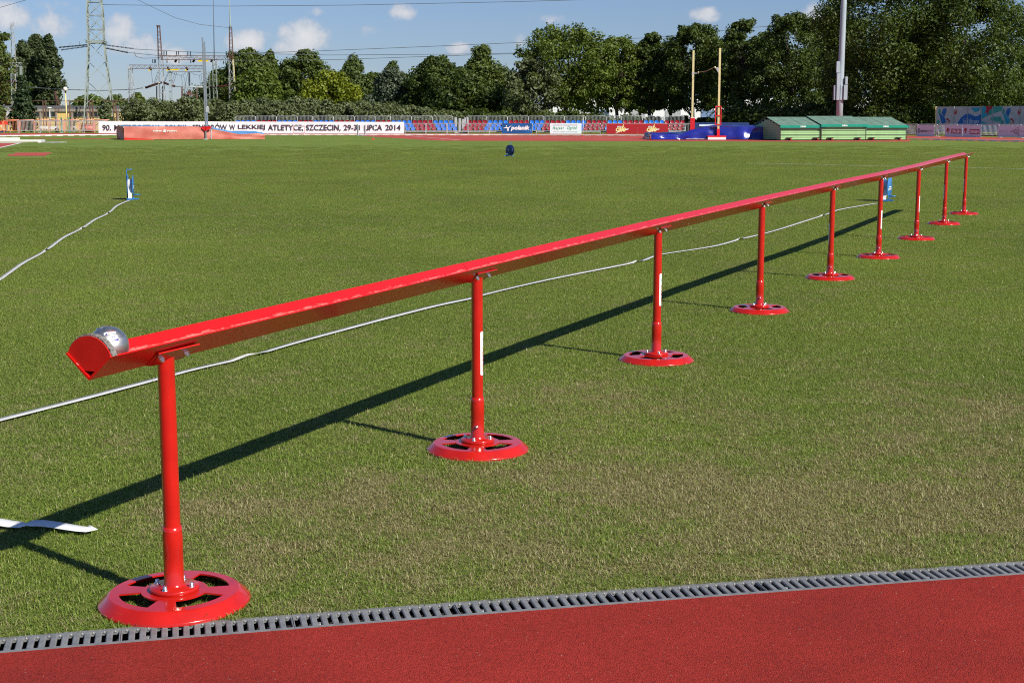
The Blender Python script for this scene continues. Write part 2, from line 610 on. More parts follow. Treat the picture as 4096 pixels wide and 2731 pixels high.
def dryness(nt, pos):
    """how dry the turf is at a spot on the pitch: worn patches beside the drain, lush further out"""
    s = nt.nodes.new('ShaderNodeSeparateXYZ')
    nt.links.new(pos, s.inputs[0])
    near = nt.nodes.new('ShaderNodeMapRange')
    near.inputs['From Min'].default_value = 3.8
    near.inputs['From Max'].default_value = 11.0
    near.inputs['To Min'].default_value = .16
    near.inputs['To Max'].default_value = .0
    nt.links.new(nmath(nt, 'SUBTRACT', s.outputs[1], nmath(nt, 'MULTIPLY', s.outputs[0], .45)), near.inputs[0])
    big = nz(nt, pos, 1.0, 3)
    mid = nz(nt, pos, 4.2, 5, .65)
    p = nmath(nt, 'ADD', nmath(nt, 'MULTIPLY', nmath(nt, 'SUBTRACT', big, .5), 1.7), nmath(nt, 'MULTIPLY', nmath(nt, 'SUBTRACT', mid, .5), 2.2))
    tot = nmath(nt, 'ADD', near.outputs[0], p)
    for (x, y, r, k) in WORN:
        d = nt.nodes.new('ShaderNodeVectorMath')
        d.operation = 'DISTANCE'
        nt.links.new(pos, d.inputs[0])
        d.inputs[1].default_value = (x, y, 0)
        q = nmath(nt, 'MULTIPLY', nmath(nt, 'SUBTRACT', 1.0, nmath(nt, 'MULTIPLY', d.outputs['Value'], 1 / r), clamp=True), k * .85)
        tot = nmath(nt, 'ADD', tot, nmath(nt, 'MULTIPLY', q, nmath(nt, 'ADD', mid, .5)))
    return nmath(nt, 'MINIMUM', nmath(nt, 'MAXIMUM', tot, 0.0), 1.0), s


FIELD_GREEN = (.148, .206, .034)
FIELD_GREEN2 = (.119, .174, .028)
FIELD_DRY = (.22, .20, .085)


def b_field(nt, b, pos):
    dry, s = dryness(nt, pos)
    big = nz(nt, pos, .35, 4, .6, (1, .6, 1))
    wide = nz(nt, pos, .11, 6, .65)
    fine = nz(nt, pos, 14, 6, .8)
    tuft = nz(nt, pos, 70, 4, .7)
    base = ramp(nt, big, [(.35, FIELD_GREEN2), (.65, FIELD_GREEN)])
    base = mixc(nt, 1.0, base, ramp(nt, wide, [(.3, (.92, .94, .90)), (.7, (1.08, 1.05, 1.03))]), 'MULTIPLY')
    base = mixc(nt, dry, base, FIELD_DRY)
    k = nmath(nt, 'MULTIPLY_ADD', fine, 1.5, .25)
    k2 = nmath(nt, 'MULTIPLY_ADD', tuft, 1.4, .3)
    kk = nmath(nt, 'MULTIPLY', k, k2)
    comb = nt.nodes.new('ShaderNodeCombineXYZ')
    for i in range(3): nt.links.new(kk, comb.inputs[i])
    base = mixc(nt, 1.0, base, comb.outputs[0], 'MULTIPLY')
    nt.links.new(base, b.inputs['Base Color'])
    b.inputs['Roughness'].default_value = .9
    b.inputs['Specular IOR Level'].default_value = .15
    bp = nt.nodes.new('ShaderNodeBump')
    bp.inputs['Strength'].default_value = .7
    bp.inputs['Distance'].default_value = .03
    nt.links.new(nz(nt, pos, 60, 5, .7), bp.inputs['Height'])
    nt.links.new(bp.outputs[0], b.inputs['Normal'])


M['field'] = ground_mat('mown turf', b_field)


def b_track(nt, b, pos):
    v = nt.nodes.new('ShaderNodeTexVoronoi')
    v.inputs['Scale'].default_value = 230
    nt.links.new(pos, v.inputs['Vector'])
    fine = nz(nt, pos, 240, 4, .8)
    med = nz(nt, pos, 90, 4, .7)
    big = nz(nt, pos, 1.3, 4, .6)
    h = nmath(nt, 'ADD', nmath(nt, 'MULTIPLY', v.outputs['Distance'], -1.0), nmath(nt, 'MULTIPLY', fine, 1.3))
    c = ramp(nt, fine, [(.33, (.06, .005, .004)), (.42, (.35, .026, .017)), (.62, (.42, .036, .025)), (.80, (.56, .13, .10))])
    c = mixc(nt, ramp(nt, med, [(.3, (.55, .5, .5)), (.6, (1, 1, 1))]), (0, 0, 0), c) if False else mixc(nt, 1.0, c, ramp(nt, med, [(.3, (.62, .58, .58)), (.58, (1.05, 1.05, 1.05))]), 'MULTIPLY')
    c = mixc(nt, 1.0, c, ramp(nt, big, [(.3, (.86, .86, .86)), (.7, (1.1, 1.12, 1.12))]), 'MULTIPLY')
    stain = nz(nt, pos, .45, 6, .7)
    c = mixc(nt, 1.0, c, ramp(nt, stain, [(.36, (.80, .82, .84)), (.5, (1, 1, 1)), (.68, (1.12, 1.16, 1.18))]), 'MULTIPLY')
    grit = nt.nodes.new('ShaderNodeTexVoronoi')
    grit.inputs['Scale'].default_value = 34
    nt.links.new(pos, grit.inputs['Vector'])
    c = mixc(nt, ramp(nt, grit.outputs['Distance'], [(.05, (.8, .8, .8)), (.09, (0, 0, 0))]), c, mixc(nt, grit.outputs['Color'], (.05, .03, .03), (.6, .45, .4)))
    nt.links.new(c, b.inputs['Base Color'])
    b.inputs['Roughness'].default_value = .85
    b.inputs['Specular IOR Level'].default_value = .2
    bp = nt.nodes.new('ShaderNodeBump')
    bp.inputs['Strength'].default_value = 1.0
    bp.inputs['Distance'].default_value = .004
    nt.links.new(h, bp.inputs['Height'])
    nt.links.new(bp.outputs[0], b.inputs['Normal'])


M['track'] = ground_mat('red granular track', b_track)


def b_fartrack(nt, b, pos):
    big = nz(nt, pos, .5, 5, .6)
    c = ramp(nt, big, [(.3, (.34, .040, .026)), (.7, (.42, .065, .045))])
    nt.links.new(c, b.inputs['Base Color'])
    b.inputs['Roughness'].default_value = .85


M['far_track'] = ground_mat('faded red track', b_fartrack)


def b_terrain(nt, b, pos):
    big = nz(nt, pos, .08, 6, .6)
    fine = nz(nt, pos, 3, 5, .7)
    c = mixc(nt, nmath(nt, 'MULTIPLY', fine, .8), ramp(nt, big, [(.35, (.055, .075, .02)), (.65, (.10, .10, .04))]), (.05, .05, .03))
    nt.links.new(c, b.inputs['Base Color'])
    b.inputs['Roughness'].default_value = .95


M['terrain'] = ground_mat('rough grass and soil', b_terrain)


def b_blade(nt, b, pos):
    dry, s = dryness(nt, pos)
    at_ = nt.nodes.new('ShaderNodeAttribute')
    at_.attribute_name = 'rnd'
    big = nz(nt, pos, .35, 4, .6, (1, .6, 1))
    g = ramp(nt, at_.outputs['Fac'], [(0.0, (.148, .225, .029)), (.45, (.198, .278, .042)), (.8, (.24, .305, .062)), (1.0, (.34, .36, .12))])
    g = mixc(nt, 1.0, g, ramp(nt, big, [(.3, (.82, .85, .85)), (.7, (1.12, 1.12, 1.05))]), 'MULTIPLY')
    d = ramp(nt, at_.outputs['Fac'], [(0.0, (.21, .19, .075)), (.5, (.31, .275, .125)), (1.0, (.46, .41, .24))])
    rnd2 = nt.nodes.new('ShaderNodeAttribute')
    rnd2.attribute_name = 'rnd2'
    sel = nmath(nt, 'GREATER_THAN', nmath(nt, 'MULTIPLY_ADD', dry, .82, .06), rnd2.outputs['Fac'])
    c = mixc(nt, sel, g, d)
    nt.links.new(c, b.inputs['Base Color'])
    b.inputs['Roughness'].default_value = .45
    b.inputs['Specular IOR Level'].default_value = .3
    out = nt.nodes['Material Output']
    t = nt.nodes.new('ShaderNodeBsdfTranslucent')
    nt.links.new(mixc(nt, 1.0, c, (1.2, 1.15, .6), 'MULTIPLY'), t.inputs[0])
    mx = nt.nodes.new('ShaderNodeMixShader')
    mx.inputs[0].default_value = .35
    nt.links.new(b.outputs[0], mx.inputs[1])
    nt.links.new(t.outputs[0], mx.inputs[2])
    nt.links.new(mx.outputs[0], out.inputs[0])


M['blade'] = ground_mat('grass blades', b_blade)


# ================================================================== THE SETTING
def drain_y(x):
    a, b, c = 4.304, .226, -.00565
    if abs(x) <= 4: return a + b * x + c * x * x
    s = math.copysign(4, x)
    return a + b * s + c * 16 + (b + 2 * c * s) * (x - s)


DW = .131
xs = [-160, -60, -20, -8, -4] + [-4 + .25 * i for i in range(1, 32)] + [4, 8, 20, 60, 160]
terrain = MB()
terrain.box((-3000, -400, -.4), (3000, 4000, -.2))
tag(terrain.build('terrain', M['terrain']), kind='structure')

mb = MB()
top = [(x, drain_y(x), 0) for x in xs]
far = [(160, 230, 0), (-160, 230, 0)]
# strip of quads so the big sheet triangulates cleanly
for i in range(len(xs) - 1):
    x0, x1 = xs[i], xs[i + 1]
    mb.add([(x0, drain_y(x0), 0), (x1, drain_y(x1), 0), (x1, 230, 0), (x0, 230, 0)], [(0, 1, 2, 3)])
tag(mb.build('grass_field', M['field']), kind='structure')

mb = MB()
for i in range(len(xs) - 1):
    x0, x1 = xs[i], xs[i + 1]
    mb.add([(x0, -25, .003), (x1, -25, .003), (x1, drain_y(x1) - DW, .003), (x0, drain_y(x0) - DW, .003)], [(0, 1, 2, 3)])
    mb.add([(x0, drain_y(x0) - DW, -.03), (x1, drain_y(x1) - DW, -.03), (x1, drain_y(x1) - DW, .003), (x0, drain_y(x0) - DW, .003)], [(0, 1, 2, 3)])
tag(mb.build('running_track', M['track']), kind='structure')

# drain: a concrete channel with half-metre iron grates lying in it
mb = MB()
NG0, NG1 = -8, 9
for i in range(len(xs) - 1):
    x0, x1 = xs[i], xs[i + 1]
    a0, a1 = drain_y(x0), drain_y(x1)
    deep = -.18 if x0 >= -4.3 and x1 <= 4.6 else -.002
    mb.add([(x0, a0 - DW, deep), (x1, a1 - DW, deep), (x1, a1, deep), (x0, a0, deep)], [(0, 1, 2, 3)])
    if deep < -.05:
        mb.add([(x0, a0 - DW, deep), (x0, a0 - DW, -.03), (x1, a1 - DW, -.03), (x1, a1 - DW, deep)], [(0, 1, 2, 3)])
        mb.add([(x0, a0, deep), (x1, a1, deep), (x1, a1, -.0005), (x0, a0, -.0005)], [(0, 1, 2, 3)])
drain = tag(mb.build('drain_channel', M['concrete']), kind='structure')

gm = MB()
GL, GW = .4993, .127
gm.box((0, -GW / 2, -.008), (GL, -GW / 2 + .015, .004))
gm.box((0, GW / 2 - .022, -.008), (GL, GW / 2, .004))
NB = 16
for k in range(NB + 1):
    x = k * GL / NB
    w = .0185 if 0 < k < NB else .009
    x0, x1 = max(0, x - w / 2), min(GL, x + w / 2)
    y0, y1 = -GW / 2 + .015, GW / 2 - .022
    prof = [(x0, y0, -.005), (x1, y0, -.005), (x1, y0, .001), (x1 - .003, y0, .0036), (x0 + .003, y0, .0036), (x0, y0, .001)]
    gm.prism(prof, (0, y1 - y0, 0))
    if k < NB:   # rounded boss where bar meets rail
        gm.ball((x + GL / NB / 2, GW / 2 - .019, .0005), .0052, 8)
sc = MB()
sc.lathe([(.0001, .0), (.010, .0), (.010, .004), (.006, .006), (.0001, .006)], 10, (GL * .155, -.012, -.008))
sc.lathe([(.0055, -.05), (.0055, 0)], 8, (GL * .155, -.012, -.008))
g0 = s0 = None
x = -4.05
first = True
while x < 4.3:
    xm = x + .244
    sl = (drain_y(xm + .1) - drain_y(xm - .1)) / .2
    ang = math.atan(sl)
    yc = drain_y(x) - DW / 2
    if first:
        g0 = gm.build('grate', M['galv_grate'], drain, (x, yc, 0), ang)
        s0 = sc.build('screw', M['galv_grate'], g0)
        first = False
    else:
        g = share(g0, 'grate', drain, (x, yc, 0), ang)
        share(s0, 'screw', g)
    x += .5 * math.cos(ang)

# far track, apron and painted lines -------------------------------------------------
OUTER = [(-900, 534.2), (-300, 533.5), (450, 533), (1000, 533.5), (1500, 534.3), (2048, 535.5), (2600, 536.6), (3000, 538), (3500, 541.5), (3800, 546), (4096, 552), (4500, 560)]
INNER = [(-900, 552), (-300, 548.5), (0, 546.5), (450, 541.6), (1000, 541), (1500, 541.1), (2048, 541.5), (2600, 544), (3100, 549.5), (3620, 559), (4096, 568.5), (4500, 577)]


def interp(pl, x):
    for (x0, y0), (x1, y1) in zip(pl, pl[1:]):
        if x <= x1: return y0 + (y1 - y0) * (x - x0) / (x1 - x0)
    return pl[-1][1]


fx = [-900 + i * 90 for i in range(61)]
mb = MB()
for a, b in zip(fx, fx[1:]):
    mb.add([G(a, interp(INNER, a), .004), G(b, interp(INNER, b), .004), G(b, interp(OUTER, b), .004), G(a, interp(OUTER, a), .004)], [(0, 1, 2, 3)])
tag(mb.build('far_track', M['far_track']), kind='structure')

mb = MB()
low = [(1452, 545.2), (1560, 551), (1640, 556.5), (1700, 560.5), (1780, 563.4), (2200, 564.2), (2600, 565), (3000, 566.6), (3300, 567.4), (3640, 567.2)]
for (x0, y0), (x1, y1) in zip(low, low[1:]):
    mb.add([G(x0, y0, .004), G(x1, y1, .004), G(x1, min(y1 - .2, interp(INNER, x1) + .8), .004), G(x0, min(y0 - .2, interp(INNER, x0) + .8), .004)], [(0, 1, 2, 3)])
tag(mb.build('jump_apron', M['far_track']), kind='structure')


def strip(pts, w, z):
    mb = MB()
    ps = [Vector(p) for p in pts]
    for a, b in zip(ps, ps[1:]):
        d = (b - a).normalized()
        s = Vector((-d.y, d.x, 0)) * w / 2
        mb.add([(a - s).to_tuple()[:2] + (z,), (b - s).to_tuple()[:2] + (z,), (b + s).to_tuple()[:2] + (z,), (a + s).to_tuple()[:2] + (z,)], [(0, 1, 2, 3)])
    return mb


def line(name, px, w, z=.009, m='line_paint'):
    return tag(strip([G(x, y) for x, y in px], w, z).build(name, M[m]), kind='structure')


line('lane_line', [(1624, 543.6), (1841, 561.5)], .12)
line('lane_line', [(1806, 543.6), (2000, 547.5), (2500, 556)], .12)
line('lane_line', [(3640, 551), (4096, 560.5), (4400, 566)], .1)
line('pitch_line', [(2985, 655), (3200, 659.3), (3437, 665.8), (3728, 670.8), (4096, 678.4), (4700, 690)], .06, .022)
line('runway_line', [(84, 572.5), (-160, 628)], .16)
line('runway_line', [(84, 572.8), (-400, 574)], .5)

# white kerb along the inside of the far track, with drainage notches beneath
mb = MB()
kp = [G(x, interp(INNER, x)) for x in fx]
dist = 0
for a, b in zip(kp, kp[1:]):
    d = (b - a)
    n = max(1, int(d.length / 1.0))
    for i in range(n):
        p, q = a + d * (i / n), a + d * ((i + 1) / n)
        mb.beam(p + Vector((0, 0, .075)), q + Vector((0, 0, .075)), .09, .07)
        mb.beam(p.lerp(q, .02) + Vector((0, 0, .022)), p.lerp(q, .55) + Vector((0, 0, .022)), .08, .04)
tag(mb.build('track_kerb', M['white_paint']), kind='structure')


def sheet(name, px, m, z=.004, kind='structure'):
    mb = MB()
    mb.add([G(x, y, z) for x, y in px], [tuple(range(len(px)))])
    return tag(mb.build(name, M[m]), kind=kind)


sheet('runway', [(80, 573.4), (-500, 574.2), (-500, 705), (-160, 627)], 'far_track')
sheet('runup_patch', [(28.7, 623.6), (34.4, 617), (53.6, 616.6), (61, 611.2), (207.6, 610.6), (181.8, 624)], 'far_track', .006)
sheet('runup_strip', [(103, 552.6), (470, 554.6), (900, 556), (900, 557), (470, 556.9), (150, 554.9)], 'far_track', .006)
sheet('sand_pit', [(-600, 571.9), (70, 571.9), (158, 567.8), (160, 567.2), (-600, 567.2)], 'sand', .006)
pitb = empty('sand_pit_border', G(20, 567))
tag(pitb, 'low white board edging along the sand pit on the left edge', 'edging board')
for a, b in (((-600, 566.2), (176, 566.2)), ((176, 566.2), (157, 571))):
    mb = MB()
    p, q = G(*a) - pitb.location, G(*b) - pitb.location
    mb.beam(p + Vector((0, 0, .06)), q + Vector((0, 0, .06)), .18, .12)
    mb.build('board', M['white_paint'], pitb)
cov = MB()
cov.box((0, 0, .0), (1.1, 1.5, .05))
tag(cov.build('pit_cover', M['cloth_dirt'], None, G(166, 571.5), -.1), 'flat grey cover sheet lying at the end of the sand pit', 'cover')
mb = MB()
mb.box((-6, 0, 0), (1.2, 1.0, .16))
tag(mb.build('take_off_board', M['white_paint'], None, G(-2, 559.5)), 'white block at the left edge above the sand pit', 'board')


# ================================================================== SHOT RETURN RAIL
posts_px = [(402, 1383), (1097, 1034), (1507, 829), (1744, 716), (1906, 641), (2017, 593), (2104, 551), (2168, 516), (2213.5, 493)]
KD = 4096 / 2352
pts = [G(x * KD, y * KD) for x, y in posts_px]
b1, b9 = pts[0], pts[-1]
axis = (b9 - b1).normalized()
AZ = math.atan2(axis.y, axis.x)
rail = empty('shot_return_rail', b1, AZ)
tag(rail, 'long red steel return trough on nine round-footed stands across the grass', 'return rail')
Rinv = Matrix.Rotation(-AZ, 4, 'Z')
loc = [Rinv @ (p - b1) for p in pts]
S = [p.x for p in loc]
ZV0, ZVS = .767, .0066


def zv(s): return ZV0 + ZVS * s


HW, HD, TH = .079, .069, .0045


def m_trough():
    m = bpy.data.materials.new('red trough paint')
    m.use_nodes = True
    nt = m.node_tree
    b = nt.nodes['Principled BSDF']
    tcn = nt.nodes.new('ShaderNodeTexCoord')
    s = nt.nodes.new('ShaderNodeSeparateXYZ')
    nt.links.new(tcn.outputs['Object'], s.inputs[0])
    ay = nmath(nt, 'ABSOLUTE', s.outputs[1])
    band = nmath(nt, 'SUBTRACT', 1.0, nmath(nt, 'MULTIPLY', nmath(nt, 'ABSOLUTE', nmath(nt, 'SUBTRACT', ay, .041)), 95.0))
    n1 = nz(nt, tcn.outputs['Object'], 55, 6, .7, (.35, 1, 1))
    f = nmath(nt, 'ADD', nmath(nt, 'MULTIPLY', band, .55), nmath(nt, 'MULTIPLY', nmath(nt, 'SUBTRACT', n1, .5), 2.2))
    f = ramp(nt, f, [(.28, (0, 0, 0)), (.62, (.75, .75, .75))])
    geo = nt.nodes.new('ShaderNodeNewGeometry')
    sn = nt.nodes.new('ShaderNodeSeparateXYZ')
    nt.links.new(geo.outputs['True Normal'], sn.inputs[0])
    up = nmath(nt, 'GREATER_THAN', sn.outputs[2], .1)
    f = nmath(nt, 'MULTIPLY', f, up)
    nt.links.new(mixc(nt, f, (.56, .009, .006), (.60, .22, .19)), b.inputs['Base Color'])
    r = nt.nodes.new('ShaderNodeMapRange')
    r.inputs['To Min'].default_value = .2
    r.inputs['To Max'].default_value = .5
    nt.links.new(f, r.inputs[0])
    nt.links.new(r.outputs[0], b.inputs['Roughness'])
    b.inputs['Coat Weight'].default_value = .12
    b.inputs['Coat Roughness'].default_value = .08
    return m


M['trough'] = m_trough()
ends = [S[0] - .345] + S[1:-1] + [S[-1] + .36]
offs = [0] + [p.y for p in loc[1:-1]] + [loc[-1].y]
for i in range(8):
    s0_, s1_ = ends[i] + (.002 if i else 0), ends[i + 1] - .001
    y0_, y1_ = (offs[i], offs[i + 1])
    prof = [(-HW, HD), (-HW + TH * .75, HD + TH * .75), (0, TH * 1.42), (HW - TH * .75, HD + TH * .75), (HW, HD), (.004, -.0005), (0, -.0015), (-.004, -.0005)]
    mb = MB()
    n = len(prof)
    vs = [(s0_, y0_ + p[0], zv(s0_) + p[1]) for p in prof] + [(s1_, y1_ + p[0], zv(s1_) + p[1]) for p in prof]
    vs = [(x_, y_ - 0, z_) for x_, y_, z_ in vs]
    # local origin on the trough vertex so that the wear follows the rail
    ox, oy, oz = s0_, y0_, zv(s0_)
    L_ = math.hypot(s1_ - s0_, y1_ - y0_)
    yaw = math.atan2(y1_ - y0_, s1_ - s0_)
    pit = math.atan2(zv(s1_) - zv(s0_), L_)
    vs = [(0, p[0], p[1]) for p in prof] + [(L_, p[0], p[1]) for p in prof]
    fs = [(0, 1, 2, 7), (2, 6, 7), (2, 5, 6), (2, 3, 4, 5)]
    fs2 = [tuple(n + j for j in reversed(f)) for f in fs]
    sides = [(j, j + n, (j + 1) % n + n, (j + 1) % n) for j in range(n)]
    mb.add(vs, [tuple(f) for f in fs] + fs2 + sides)
    o = mb.build('trough_section', M['trough'], rail)
    o.location = (ox, oy, oz)
    o.rotation_euler = Euler((0, -pit, yaw))

# end stop: red plate with a round top, worn rubber pad behind it
se = S[0] - .345
ze = zv(se)


def arc_plate(R, cz, w, gap, n=22):
    """outline in (y, z) above the V, cut off 'gap' above the vertex"""
    pts_ = [(-gap, gap * HD / HW), (gap, gap * HD / HW), (w, w * HD / HW)]
    a0 = math.atan2(w * HD / HW - cz, w)
    for k in range(n + 1):
        a = a0 + (math.pi - 2 * a0) * k / n
        pts_.append((R * math.cos(a), cz + R * math.sin(a)))
    pts_.append((-w, w * HD / HW))
    return pts_


R_ = .0805
pl = arc_plate(R_, .0398, HW - .004, .023)
mb = MB()
mb.prism([(se + .004, y, ze + z + .004) for y, z in pl], (.005, 0, 0))
mb.build('stop_plate', M['red_paint'], rail)
pl2 = arc_plate(R_ + .0035, .0405, HW - .005, .026)
mb = MB()
mb.prism([(se + .0095, y, ze + z + .004) for y, z in pl2], (.02, 0, 0))
mb.build('stop_pad', M['rubber'], rail)

# parts shared by the stands
base = MB()
rings = [(.233, -.004), (.233, .004), (.2315, .006), (.203, .030), (.197, .0332), (.168, .034), (.135, .0345), (.102, .035), (.074, .0355), (.020, .0355)]
NS = 96
vs, fs = [], []
for r, z in rings:
    for k in range(NS):
        a = 2 * math.pi * k / NS
        vs.append((r * math.cos(a), r * math.sin(a), z + .007))


def in_slot(k):
    return (k % 24) in range(4, 20)


for i in range(len(rings) - 1):
    for k in range(NS):
        if i in (5, 6) and in_slot(k):
            if i == 5 and (k % 24) in (4, 19): pass
            continue
        k2 = (k + 1) % NS
        fs.append((i * NS + k, (i + 1) * NS + k, (i + 1) * NS + k2, i * NS + k2)[::-1])
top_f = [f for f in fs if max(f) >= 5 * NS]
rim_f = [f for f in fs if max(f) < 4 * NS]
lip_f = [f for f in fs if 4 * NS <= max(f) < 5 * NS]
for part in (top_f, rim_f, lip_f):
    base.add(vs, part, 0, True)
# slot lips
for q in range(4):
    ks = list(range(q * 24 + 4, q * 24 + 21))
    loop = [(5, k % NS) for k in ks] + [(6, ks[-1] % NS), (7, ks[-1] % NS)] + [(7, k % NS) for k in reversed(ks)] + [(6, ks[0] % NS)]
    lv = [vs[i * NS + k] for i, k in loop]
    n = len(lv)
    base.add(lv + [(x_, y_, z_ - .005) for x_, y_, z_ in lv], [(j, (j + 1) % n, n + (j + 1) % n, n + j) for j in range(n)])
sleeve = MB()
sleeve.lathe([(.074, .0425), (.076, .0445), (.076, .0545), (.074, .0565), (.036, .0575), (.034, .060), (.0305, .066), (.0305, .165), (.0313, .19), (.0312, .215), (.0296, .232), (.0292, .247), (.0262, .2475)], 32)
bolt = MB()
bolt.lathe([(.009, 0), (.009, .0025), (.0062, .0028), (.0062, .013), (.0052, .0142), (.003, .0142), (.003, .010), (.0001, .010)], 12)
side_bolt = MB()
side_bolt.lathe([(.0001, 0), (.0075, 0), (.0075, .003), (.0055, .0035), (.0055, .007), (.0001, .008)], 12, M=Matrix.Rotation(math.pi / 2, 4, 'Y'))
hexbolt = MB()
hexbolt.lathe([(.0095, 0), (.0095, .002), (.0075, .0021), (.0075, .0085), (.0045, .0087), (.0045, .012), (.0035, .0132), (.0001, .0132)], 6, smooth=False)

cradle = MB()
g = .0065
for sgn in (-1, 1):
    ln = math.hypot(HW, HD)
    ny, nz_ = sgn * HD / ln, -HW / ln          # outward normal
    ty, tz = sgn * HW / ln, HD / ln
    a = (ny * .002, nz_ * .002)
    b = (ty * .066 + ny * .003, tz * .066 + nz_ * .003)
    cradle.add([(-.10, a[0], a[1]), (.10, a[0], a[1]), (.10, b[0], b[1]), (-.10, b[0], b[1]),
                (-.07, a[0] + ny * .004, a[1] + nz_ * .004 - .002), (.07, a[0] + ny * .004, a[1] + nz_ * .004 - .002), (.10, b[0] + ny * .005, b[1] + nz_ * .005), (-.10, b[0] + ny * .005, b[1] + nz_ * .005)],
               [(0, 1, 2, 3), (7, 6, 5, 4), (0, 4, 5, 1), (1, 5, 6, 2), (2, 6, 7, 3), (3, 7, 4, 0)])

base_o = sleeve_o = bolt_o = sbolt_o = hex_o = cradle_o = None
STICK = [(150, .45), (-12, .45), (-22, .45), None, (168, .43), (-28, .42), (-18, .45), (172, .47), (170, .46)]   # angle on the post (degrees, world), height
for i, p in enumerate(loc):
    zt = zv(S[i])
    st = MB()
    N = 28
    R0 = .0258
    ring0, ring1 = [], []
    for k in range(N):
        a = 2 * math.pi * k / N
        y = R0 * math.sin(a)
        ring0.append((R0 * math.cos(a), y, .2))
        ring1.append((R0 * math.cos(a), y, zt + abs(y) * HD / HW - .001))
    st.add(ring0 + ring1, [(k, (k + 1) % N, N + (k + 1) % N, N + k) for k in range(N)], 0, True)
    so = st.build('stand', M['red_paint'], rail, (p.x, p.y, 0))
    rot = [0, 0, 25, 45, 45, 48, 5, 0, 40][i]
    ra = math.radians(rot) - AZ + math.radians(0)
    if i == 0:
        base_o = base.build('base', M['red_paint'], so, (0, 0, 0), ra)
        sleeve_o = sleeve.build('sleeve', M['red_paint'], so)
        cradle_o = cradle.build('cradle', M['red_paint'], so, (0, 0, zt))
    else:
        share(base_o, 'base', so, (0, 0, 0), ra)
        share(sleeve_o, 'sleeve', so)
        share(cradle_o, 'cradle', so, (0, 0, zt))
    for q in range(4):
        a = ra + math.radians(75 + 90 * q)
        l_ = (.059 * math.cos(a), .059 * math.sin(a), .0568)
        if bolt_o is None: bolt_o = bolt.build('bolt', M['steel'], so, l_)
        else: share(bolt_o, 'bolt', so, l_)
    if i in (1, 3, 4, 5, 6, 7):
        a = math.radians(-96) - AZ
        l_ = (.0303 * math.cos(a), .0303 * math.sin(a), .115)
        if sbolt_o is None: sbolt_o = side_bolt.build('side_bolt', M['steel'], so, l_, a)
        else: share(sbolt_o, 'side_bolt', so, l_, a)
    ln = math.hypot(HW, HD)
    for sgn in (-1, 1):
        for sx in (-.058, .062):
            d_ = .032
            c_ = Vector((sx, sgn * HW / ln * d_ + sgn * HD / ln * .007, zt + HD / ln * d_ - HW / ln * .007))
            if hex_o is None:
                hex_o = hexbolt.build('nut', M['steel'], so, c_)
                h = hex_o
            else:
                h = share(hex_o, 'nut', so, c_)
            h.rotation_euler = Vector((0, sgn * HD, -HW)).to_track_quat('Z', 'Y').to_euler()
    if STICK[i]:
        adeg, zc = STICK[i]
        a0 = math.radians(adeg) - AZ
        half, hh = math.radians(44), .1
        sk = MB()
        nn = 10
        vv = []
        for k in range(nn + 1):
            a = a0 - half + 2 * half * k / nn
            cut = .006 if k in (0, nn) else 0
            vv += [((R0 + .0006) * math.cos(a), (R0 + .0006) * math.sin(a), zc - hh + cut), ((R0 + .0006) * math.cos(a), (R0 + .0006) * math.sin(a), zc + hh - cut)]
        sk.add(vv, [(2 * k, 2 * k + 2, 2 * k + 3, 2 * k + 1) for k in range(nn)], 0, True)

        def wrap(u, v, a0=a0, zc=zc, half=half):
            a = a0 + half * .62 * (1 - 2 * v)
            return ((R0 + .0012) * math.cos(a), (R0 + .0012) * math.sin(a), zc - .085 + u * .115)
        letter(sk, 'polanik', wrap, 1, .02)
        # small leaping figure above the name
        fig = [[(.76, .45), (.84, .52), (.92, .9), (.86, .5)], [(.84, .5), (.93, .35), (1.0, .1), (.9, .45)], [(.80, .2), (.86, .5), (.83, .55), (.77, .3)]]
        for poly in fig:
            sk.add([((R0 + .0013) * math.cos(a0 + half * .7 * (1 - 2 * v)), (R0 + .0013) * math.sin(a0 + half * .7 * (1 - 2 * v)), zc - .085 + u * .17) for u, v in poly], [tuple(range(len(poly)))], 2)
        sk.build('sticker', [M['white_sticker'], M['red_print'], M['blue_print']], so)

# the shot: a polished steel ball resting in the trough
BR = .0578
bs = S[0] - .345 + .030 + BR
bc_l = Vector((bs, 0, zv(bs) + BR * math.hypot(HW, HD) / HW + TH * 1.33))
bc = b1 + Matrix.Rotation(AZ, 4, 'Z') @ bc_l
mb = MB()
mb.ball((0, 0, 0), BR, 48)
shot = mb.build('shot', M['ball'], None, bc)
shot.rotation_euler = (.5, .3, .6)
tag(shot, 'polished steel throwing shot with two stickers resting at the near end of the red trough', 'shot')
shot_inv = shot.rotation_euler.to_matrix().inverted()


def on_ball(px, py):
    r = ray(px, py).normalized()
    o = Vector((0, 0, CAM_H)) - bc
    bq = o.dot(r)
    disc = bq * bq - (o.dot(o) - BR * BR)
    t = -bq - math.sqrt(max(disc, 0))
    return (o + r * t).normalized()


CR = Vector((1, 0, 0))
CU = Vector((0, math.sin(PITCH), math.cos(PITCH)))


